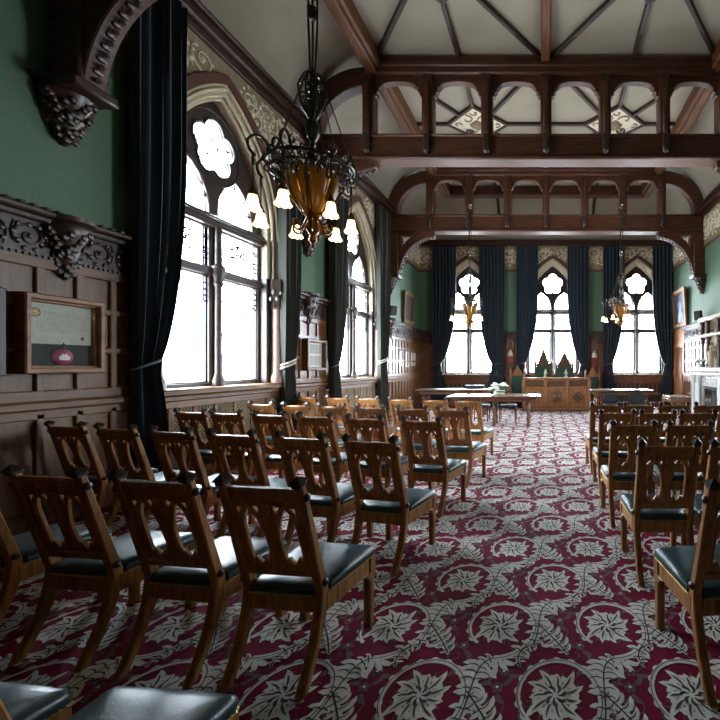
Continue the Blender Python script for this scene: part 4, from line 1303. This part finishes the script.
# ================================================================ DESK, SEATS, TABLES
dx0, dx1, dy0, dy1, dh = -.70, 1.36, 13.30, 13.62, 1.04
t = thing('civic_desk', 'long panelled oak civic desk with carved rosettes, centre of the far end', 'desk', ((dx0+dx1)/2, 13.46, 0))
b = MB(); b.box(dx0, dx1, dy0, dy1, .0, .98, .01); b.box(dx0-.02, dx1+.02, dy0-.03, dy1, .0, .1, .015); b.build('body', M['desk'], t)
b = MB(); b.box(dx0-.04, dx1+.04, dy0-.1, dy1+.02, .985, 1.04, .015); b.box(dx0-.02, dx1+.02, dy0-.085, dy1, .955, .99, .01); b.build('top', M['desk'], t)
w = (dx1-dx0)/3
for k in range(4):
    b = MB(); x = dx0+w*k; b.box(x-.05, x+.05, dy0-.065, dy0+.02, .1, .96, .012); b.box(x-.06, x+.06, dy0-.08, dy0+.02, .74, .97, .012); b.build('pilaster', M['desk'], t)
for k in range(3):
    x0, x1 = dx0+w*k+.06, dx0+w*(k+1)-.06; xc = (x0+x1)/2
    T = MXZ @ TX(0, 0, 0)
    b = MB(MXZ); b.plate([rect(x0, x1, .12, .74), rect(x0+.05, x1-.05, .18, .69)], .04, dy0-.02, .006); b.build('panel_frame', M['desk'], t)
    b = MB(MXZ); b.box(x0, x1, .77, .93, dy0-.02, dy0); scroll_relief(b, x0, x1, .775, .925, .014, dy0-.025); b.build('carved_frieze', M['deskdark'], t)
    b = MB(MXZ); c = .43
    if k == 1:
        b.lathe([(.17, 0), (.17, .015), (.1, .03), (.04, .05)], n=16, lob=8, la=.2, M=TX(xc, c, dy0+.0) @ Matrix.Rotation(PI, 4, 'X'))
        for i in range(12):
            a = 2*PI*i/12; b.tube([(xc+.08*math.cos(a), c+.08*math.sin(a), dy0-.02), (xc+.23*math.cos(a), c+.23*math.sin(a), dy0-.01)], .012, 4)
    else:
        d = .19; b.plate([[(xc-d, c), (xc, c-d), (xc+d, c), (xc, c+d)], [(xc-d*.72, c), (xc, c-d*.72), (xc+d*.72, c), (xc, c+d*.72)]], .05, dy0-.025, .005)
        for i in range(4):
            a = PI/4+i*PI/2; b.blob((xc+.05*math.cos(a), c+.05*math.sin(a), dy0-.012), .05, 1, 1, .5, 6, 4)
    b.build('carved_rosette' if k == 1 else 'carved_lozenge', M['deskdark'], t)
for x, l in ((wx(545.5, 13.45), 'small turned finial ornament on the civic desk, left one'), (wx(566, 13.45), 'small turned finial ornament on the civic desk, right one')):
    b = MB(); b.lathe([(.06, 0), (.06, .03), (.025, .06), (.05, .11), (.06, .15), (.03, .19), (.035, .22), (.008, .28)], (x, 13.45, 1.041), 10)
    tag(b.build('desk_ornament', M['stone']), l, 'ornament', 'turned ornaments on the civic desk')

def throne(x, y, w, hp, hg, label, name='throne_chair', wood_='deskdark', tall=True):
    t = thing(name, label, 'chair', (x, y, 0), group='high backed civic seats')
    h = w/2
    # back at y, seat towards the viewer
    b = MB(MXZ)
    b.plate([[(x-h, hg), (x+h, hg), (x+h, hg+.05), (x+h*.72, hg+.06), (x, hp), (x-h*.72, hg+.06), (x-h, hg+.05)]], .07, y, .012)
    b.build('gable', M[wood_], t)
    if tall:
        cr = MB()
        for s in (-1, 1):
            for i in range(6):
                f = i/6; cr.blob((x+s*h*.75*(1-f), y, hg+.08+(hp-hg-.08)*f), .038, 1, 1, 1.1, 6, 4)
        cr.tube([(x, y, hp-.05), (x, y, hp+.13)], .018, 6); cr.box(x-.05, x+.05, y-.015, y+.015, hp+.05, hp+.08, .004); cr.blob((x, y, hp+.15), .03)
        cr.lathe([(.12, 0), (.1, .02), (.02, .03)], n=14, lob=5, la=.2, M=TX(x, y-.05, hg+(hp-hg)*.36) @ Matrix.Rotation(PI/2, 4, 'X'))
        cr.build('crockets', M[wood_], t)
    for s in (-1, 1):
        b = MB(); b.box(x+s*h-.035, x+s*h+.035, y-.04, y+.04, 0, hg+.12, .01)
        b.lathe([(.035, 0), (.045, .03), (.01, .13)], (x+s*h, y, hg+.11), 8); b.build('back_post', M[wood_], t)
        b = MB(); b.box(x+s*h-.03, x+s*h+.03, y-.48, y-.42, 0, .66, .01); b.box(x+s*h-.04, x+s*h+.04, y-.5, y, .64, .69, .015); b.build('arm', M[wood_], t)
    b = MB(); b.box(x-h+.03, x+h-.03, y-.05, y+.02, .5, hg+.01, .03); b.build('leather_back', M['greentop'], t)
    b = MB(); b.box(x-h+.02, x+h-.02, y-.5, y-.02, .3, .42, .01); b.build('seat_frame', M[wood_], t)
    b = MB(); b.box(x-h+.03, x+h-.03, y-.49, y-.03, .42, .5, .03); b.build('seat_cushion', M['greentop'], t)
    return t
ty = 14.36
throne(wx(543.5, ty), ty, .56, 2.02, 1.4, 'tall carved gabled seat with green back behind the desk, left and taller one')
throne(wx(564.5, ty), ty, .56, 1.88, 1.38, 'tall carved gabled seat with green back behind the desk, right one')
ty2 = 14.2
throne(wx(517.5, ty2), ty2, .46, 1.44, 1.08, 'plain gabled oak seat with green back left of the civic desk', 'gabled_chair', 'desk', False)
throne(wx(592.5, ty2), ty2, .46, 1.40, 1.04, 'plain gabled oak seat with green back right of the civic desk', 'gabled_chair', 'desk', False)

def turned(mb, x, y, h, r=.045):
    mb.lathe([(r*.7, 0), (r*.9, .03), (r*.5, .08), (r*1.1, h*.25), (r*.55, h*.38), (r*1.25, h*.62), (r*.6, h*.74), (r, h*.78), (r*1.1, h*.8), (r*1.1, h)], (x, y, 0), 10)
def table(x0, x1, y0, y1, h, label, legs, topmat, overhang=.1):
    t = thing('long_table', label, 'table', ((x0+x1)/2, (y0+y1)/2, 0))
    b = MB(); b.box(x0, x1, y0, y1, h-.035, h-.004, .01); b.build('tabletop', M['tablewood'], t)
    b = MB(); b.box(x0+.035, x1-.035, y0+.035, y1-.035, h-.006, h, .002); b.build('leather_inset', M[topmat], t)
    b = MB(); b.plate([rect(x0+overhang, x1-overhang, y0+.08, y1-.08), rect(x0+overhang+.03, x1-overhang-.03, y0+.11, y1-.11)], .1, h-.085, .005); b.build('apron', M['tablewood'], t)
    for x, y in legs:
        b = MB(); turned(b, x, y, h-.04); b.build('leg', M['tablewood'], t)
    return t
table(-2.3, -.12, 9.62, 10.58, .715, 'long oak table with pale top and turned legs in the aisle gap', [(x, y) for x in (-.42, -1.22, -2.04) for y in (9.86, 10.36)], 'tabletop')
table(-3.6, -1.55, 11.5, 12.3, .76, 'long dark table with green leather top below the left far window', [(x, y) for x in (-3.4, -1.75) for y in (11.66, 12.14)], 'greentop')
table(1.22, 2.92, 11.3, 12.1, .76, 'long dark table with pale top below the right far window', [(x, y) for x in (1.4, 2.74) for y in (11.46, 11.94)], 'tabletop')
for i, (x, y, r, l) in enumerate(((-2.9, 11.75, .1, 'white sheet on the green topped table, leftmost of three'), (-2.25, 11.7, -.1, 'white sheet on the green topped table, middle of three'), (-1.85, 11.8, .05, 'white sheet on the green topped table, rightmost of three'))):
    b = MB(Matrix.Translation((x, y, .7615)) @ Matrix.Rotation(r, 4, 'Z')); b.box(-.2, .2, -.13, .13, 0, .004)
    tag(b.build('paper_sheet', M['white'], smooth=False), l, 'paper', 'papers on the green topped table')
b = MB(Matrix.Translation((-2.05, 12.05, .761))); b.box(-.28, .28, -.1, .1, 0, .1, .015); b.box(-.24, .24, -.105, -.09, .02, .08, .004)
tag(b.build('black_box', M['black']), 'low black equipment box on the green topped table', 'equipment')
def stool(x, y, label, back=False, rz=0):
    t = thing('low_chair' if back else 'dark_stool', label, 'chair' if back else 'stool', (x, y, 0), group='dark low backed chairs' if back else 'dark padded stools by the table')
    b = MB(); b.box(x-.22, x+.22, y-.2, y+.2, .37, .43, .025); b.build('seat', M['black'], t)
    for a in (-1, 1):
        for c in (-1, 1):
            m = MB(); m.tube([(x+a*.19, y+c*.17, .38), (x+a*.2, y+c*.185, 0)], [.02, .014], 6); m.build('leg', M['tablewood'], t)
    if back:
        m = MB(); m.box(x-.21, x+.21, y+.17, y+.21, .44, .68, .015); m.build('backrest', M['black'], t)
stool(-.97, 10.72, 'dark padded stool seen between the legs of the long pale table')
stool(-1.66, 10.72, 'dark padded stool behind the long pale table, left of another')
stool(1.72, 10.95, 'dark low backed chair at the right far table, left one', True)
stool(2.42, 10.95, 'dark low backed chair at the right far table, right one', True)
# flowers on the table
def bouquet(x, y, z, r, label, n=26, cat='flowers'):
    t = thing('flower_arrangement', label, cat, (x, y, z))
    b = MB(); b.lathe([(r*.3, 0), (r*.5, .02), (r*.62, .08), (r*.55, .1)], (x, y, z), 12); b.build('bowl', M['white'], t)
    rg = random.Random(4); lf = MB()
    for k in range(18):
        a = rg.uniform(0, 2*PI); lf.blob((x+r*.8*math.cos(a), y+r*.8*math.sin(a), z+.1+rg.uniform(-.03, .05)), r*.25, 1.3, .7, .3, 6, 4)
    lf.build('leaves', M['leaf'], t)
    for k in range(n):
        a = rg.uniform(0, 2*PI); q = r*math.sqrt(rg.random()); h = z+.12+(.75*r)*math.sqrt(max(0, 1-(q/r)**2))*rg.uniform(.75, 1)
        m = MB()
        for p in range(6):
            b2 = 2*PI*p/6; m.blob((x+q*math.cos(a)+.022*math.cos(b2), y+q*math.sin(a)+.022*math.sin(b2), h), .026, 1, 1, .7, 6, 4)
        m.blob((x+q*math.cos(a), y+q*math.sin(a), h+.012), .022, 1, 1, .8, 6, 4)
        m.build('blossom', M['petal'], t)
bouquet(-1.12, 10.1, .717, .24, 'white flower arrangement on the long pale table')

# settle at the right wall
t = thing('settle', 'oak settle with arcaded back and cushion coloured pale as if sunlit at the right wall', 'settle', (3.9, 12.4, 0))
b = MB(MR); L = [rect(11.95, 12.9, .55, 1.12)]
for k in range(6):
    c = 12.03+.157*k; L.append(arch(.055, .62, .86, .12, 0, cx=c, n=5))
b.plate(L, .04, -.14, .006); b.build('arcaded_back', M['endpanel'], t)
b = MB(); b.box(3.55, 4.22, 11.95, 12.9, .36, .46, .01); b.build('seat_frame', M['desk'], t)
b = MB(); b.box(3.56, 4.2, 11.97, 12.88, .46, .53, .025); b.build('cushion', M['tabletop'], t)  # sunlight on the seat is put into this pale colour
for x in (3.6, 4.16):
    for y in (12.0, 12.85):
        m = MB(); m.box(x-.03, x+.03, y-.03, y+.03, 0, .37 if x < 4 else 1.15, .008); m.build('leg', M['desk'], t)

# fireplace on the right wall
t = thing('fireplace', 'white carved stone fireplace with mantel shelf on the right wall', 'fireplace', (4.1, 10.0, 0))
X0 = 3.86
b = MB(); b.box(X0-.14, HW-.02, 9.1, 11.05, 1.27, 1.37, .03); b.box(X0-.08, HW-.02, 9.14, 10.98, 1.18, 1.27, .025); b.build('mantel_shelf', M['marble'], t)
for y0, y1 in ((9.2, 9.5), (10.4, 10.92)):
    b = MB(); b.box(X0, HW-.02, y0, y1, 0, 1.2, .02); b.box(X0-.03, X0+.02, y0+.07, y1-.07, .2, 1.0, .02); b.box(X0-.05, HW-.02, y0-.03, y1+.03, 0, .16, .02)
    b.build('jamb', M['marble'], t)
b = MB(); b.box(X0+.02, HW-.02, 9.45, 10.45, .92, 1.2, .01)
b.M = MR @ TX(0, 0, 0); scroll_relief(b, 9.5, 10.4, .95, 1.15, .012, X0-HW-.0); b.build('lintel', M['marble'], t)
for y in (10.44, 10.86):
    b = MB(); b.lathe([(.07, 0), (.07, .08), (.05, .14), (.045, .95), (.07, 1.05), (.075, 1.17)], (X0-.05, y, .0), 10); b.build('shaft', M['marble'], t)
b = MB(); b.box(4.2, HW-.02, 9.45, 10.45, 0, .93); b.build('hearth_back', M['black'], t)
gr = MB()
for k in range(7): gr.box(X0+.06, X0+.085, 10.0+.06*k, 10.02+.06*k, .05, .85, .005)
for z in (.1, .45, .8): gr.box(X0+.06, X0+.085, 9.5, 10.4, z, z+.025, .005)
gr.build('fire_screen', M['iron'], t)
t = thing('overmantel', 'carved overmantel with dark colonnettes above the white fireplace', 'overmantel', (4.2, 10.0, 1.372))
b = MB(); b.box(4.16, HW-.065, 9.2, 10.98, 1.375, 2.62, .01); b.build('back_board', M['stone'], t)
b = MB(MR); scroll_relief(b, 9.22, 10.9, 1.5, 2.05, .022, 4.15-HW); b.build('carving', M['plbg'], t); b = MB(MR); scroll_relief(b, 9.22, 10.95, 2.25, 2.55, .018, 4.12-HW); b.build('carving', M['plbg'], t)
b = MB(); b.box(4.02, HW-.16, 9.16, 11.02, 2.14, 2.22, .02); b.box(3.98, HW-.16, 9.14, 11.06, 2.54, 2.66, .03); b.build('cornice', M['stone'], t)
for y in (9.3, 9.9, 10.55, 10.92):
    b = MB(); b.lathe([(.06, 1.375), (.06, 1.45), (.035, 1.5), (.032, 1.95), (.06, 2.0), (.05, 2.05), (.08, 2.14)], (4.08, y, 0), 10)
    b.lathe([(.05, 2.22), (.07, 2.3), (.04, 2.4), (.08, 2.54)], (4.06, y, 0), 10); b.build('colonnette', M['carved'], t)
t = thing('statuette', 'small pale standing figure on the mantel before the carved overmantel', 'statuette', (4.0, 10.2, 1.372))
b = MB(); b.lathe([(.07, 0), (.07, .04), (.05, .06), (.075, .1), (.06, .25), (.07, .36), (.045, .42), (.02, .44), (.035, .47), (.04, .5), (.02, .54)], (4.0, 10.2, 1.372), 12); b.build('figure', M['stone'], t)
bouquet(3.9, 10.62, 1.372, .13, 'pale flower arrangement on the white mantel shelf', 14)

# neighbouring building outside the near left window
t = thing('outside_building', 'neighbouring pale gabled building glimpsed through the nearest left window', 'building', (-11.5, 16.0, 0))
b = MB(); b.box(-14, -9.7, 13.0, 22, -3, 1.6); b.build('wall', M['ext'], t, smooth=False)
b = MB(); b.tube([(-9.4, 11.3, 2.95), (-9.4, 14.4, .6)], .08, 4); b.tube([(-9.4, 11.2, 2.45), (-9.4, 13.7, .55)], .05, 4); b.tube([(-9.4, 11.6, 1.5), (-9.4, 12.1, 1.9)], .06, 4); b.tube([(-9.4, 11.35, 1.75), (-9.4, 12.3, 1.55)], .05, 4); b.build('verge', M['slate'], t)

# ================================================================ LIGHT
w = bpy.data.worlds.new('overcast_sky'); scene.world = w; w.use_nodes = True
nt = w.node_tree; bg = nt.nodes['Background']
tc = nt.nodes.new('ShaderNodeTexCoord'); sp = nt.nodes.new('ShaderNodeSeparateXYZ'); cr = nt.nodes.new('ShaderNodeValToRGB')
nt.links.new(tc.outputs['Generated'], sp.inputs[0]); nt.links.new(sp.outputs['Z'], cr.inputs[0])
cr.color_ramp.elements[0].position = 0.0; cr.color_ramp.elements[0].color = (.55, .58, .62, 1)
cr.color_ramp.elements[1].position = 0.25; cr.color_ramp.elements[1].color = (.81, .915, 1.0, 1)
nt.links.new(cr.outputs[0], bg.inputs[0]); bg.inputs[1].default_value = SKY
def portal(Mx, c, a):
    li = bpy.data.lights.new('daylight_portal', 'AREA'); li.shape = 'RECTANGLE'; li.size = 2*a; li.size_y = 3.75
    li.cycles.is_portal = True
    o = bpy.data.objects.new('daylight_portal', li); C.objects.link(o)
    p = Mx @ Vector((c, 3.0, .32)); nrm = (Mx.to_3x3() @ Vector((0, 0, -1)))
    o.location = p; o.rotation_euler = nrm.to_track_quat('-Z', 'Y').to_euler()
for c, a in WIN_L: portal(ML, c, a)
for c, a in WIN_R_ADDED: portal(MR, c, a)
for c, a in WIN_E: portal(ME, c, a)

# ================================================================ CAMERA
cam = bpy.data.cameras.new('camera'); co = bpy.data.objects.new('camera', cam); C.objects.link(co)
cam.sensor_width = 36; cam.sensor_fit = 'HORIZONTAL'; cam.lens = F/720*36
cam.shift_x = (360-PX)/720; cam.shift_y = (PY-360)/720
cam.clip_start = .02; cam.clip_end = 200
co.location = (0, 0, EYE); co.rotation_euler = (PI/2, 0, 0); scene.camera = co
vs = scene.view_settings
vs.view_transform = 'Standard'; vs.look = 'None'; vs.gamma = 1; vs.use_curve_mapping = False; vs.exposure = EXPO
cy = scene.cycles
cy.use_denoising = True
cy.max_bounces = 8; cy.diffuse_bounces = 5; cy.glossy_bounces = 3; cy.transparent_max_bounces = 12; cy.transmission_bounces = 4
cy.caustics_reflective = False; cy.caustics_refractive = False
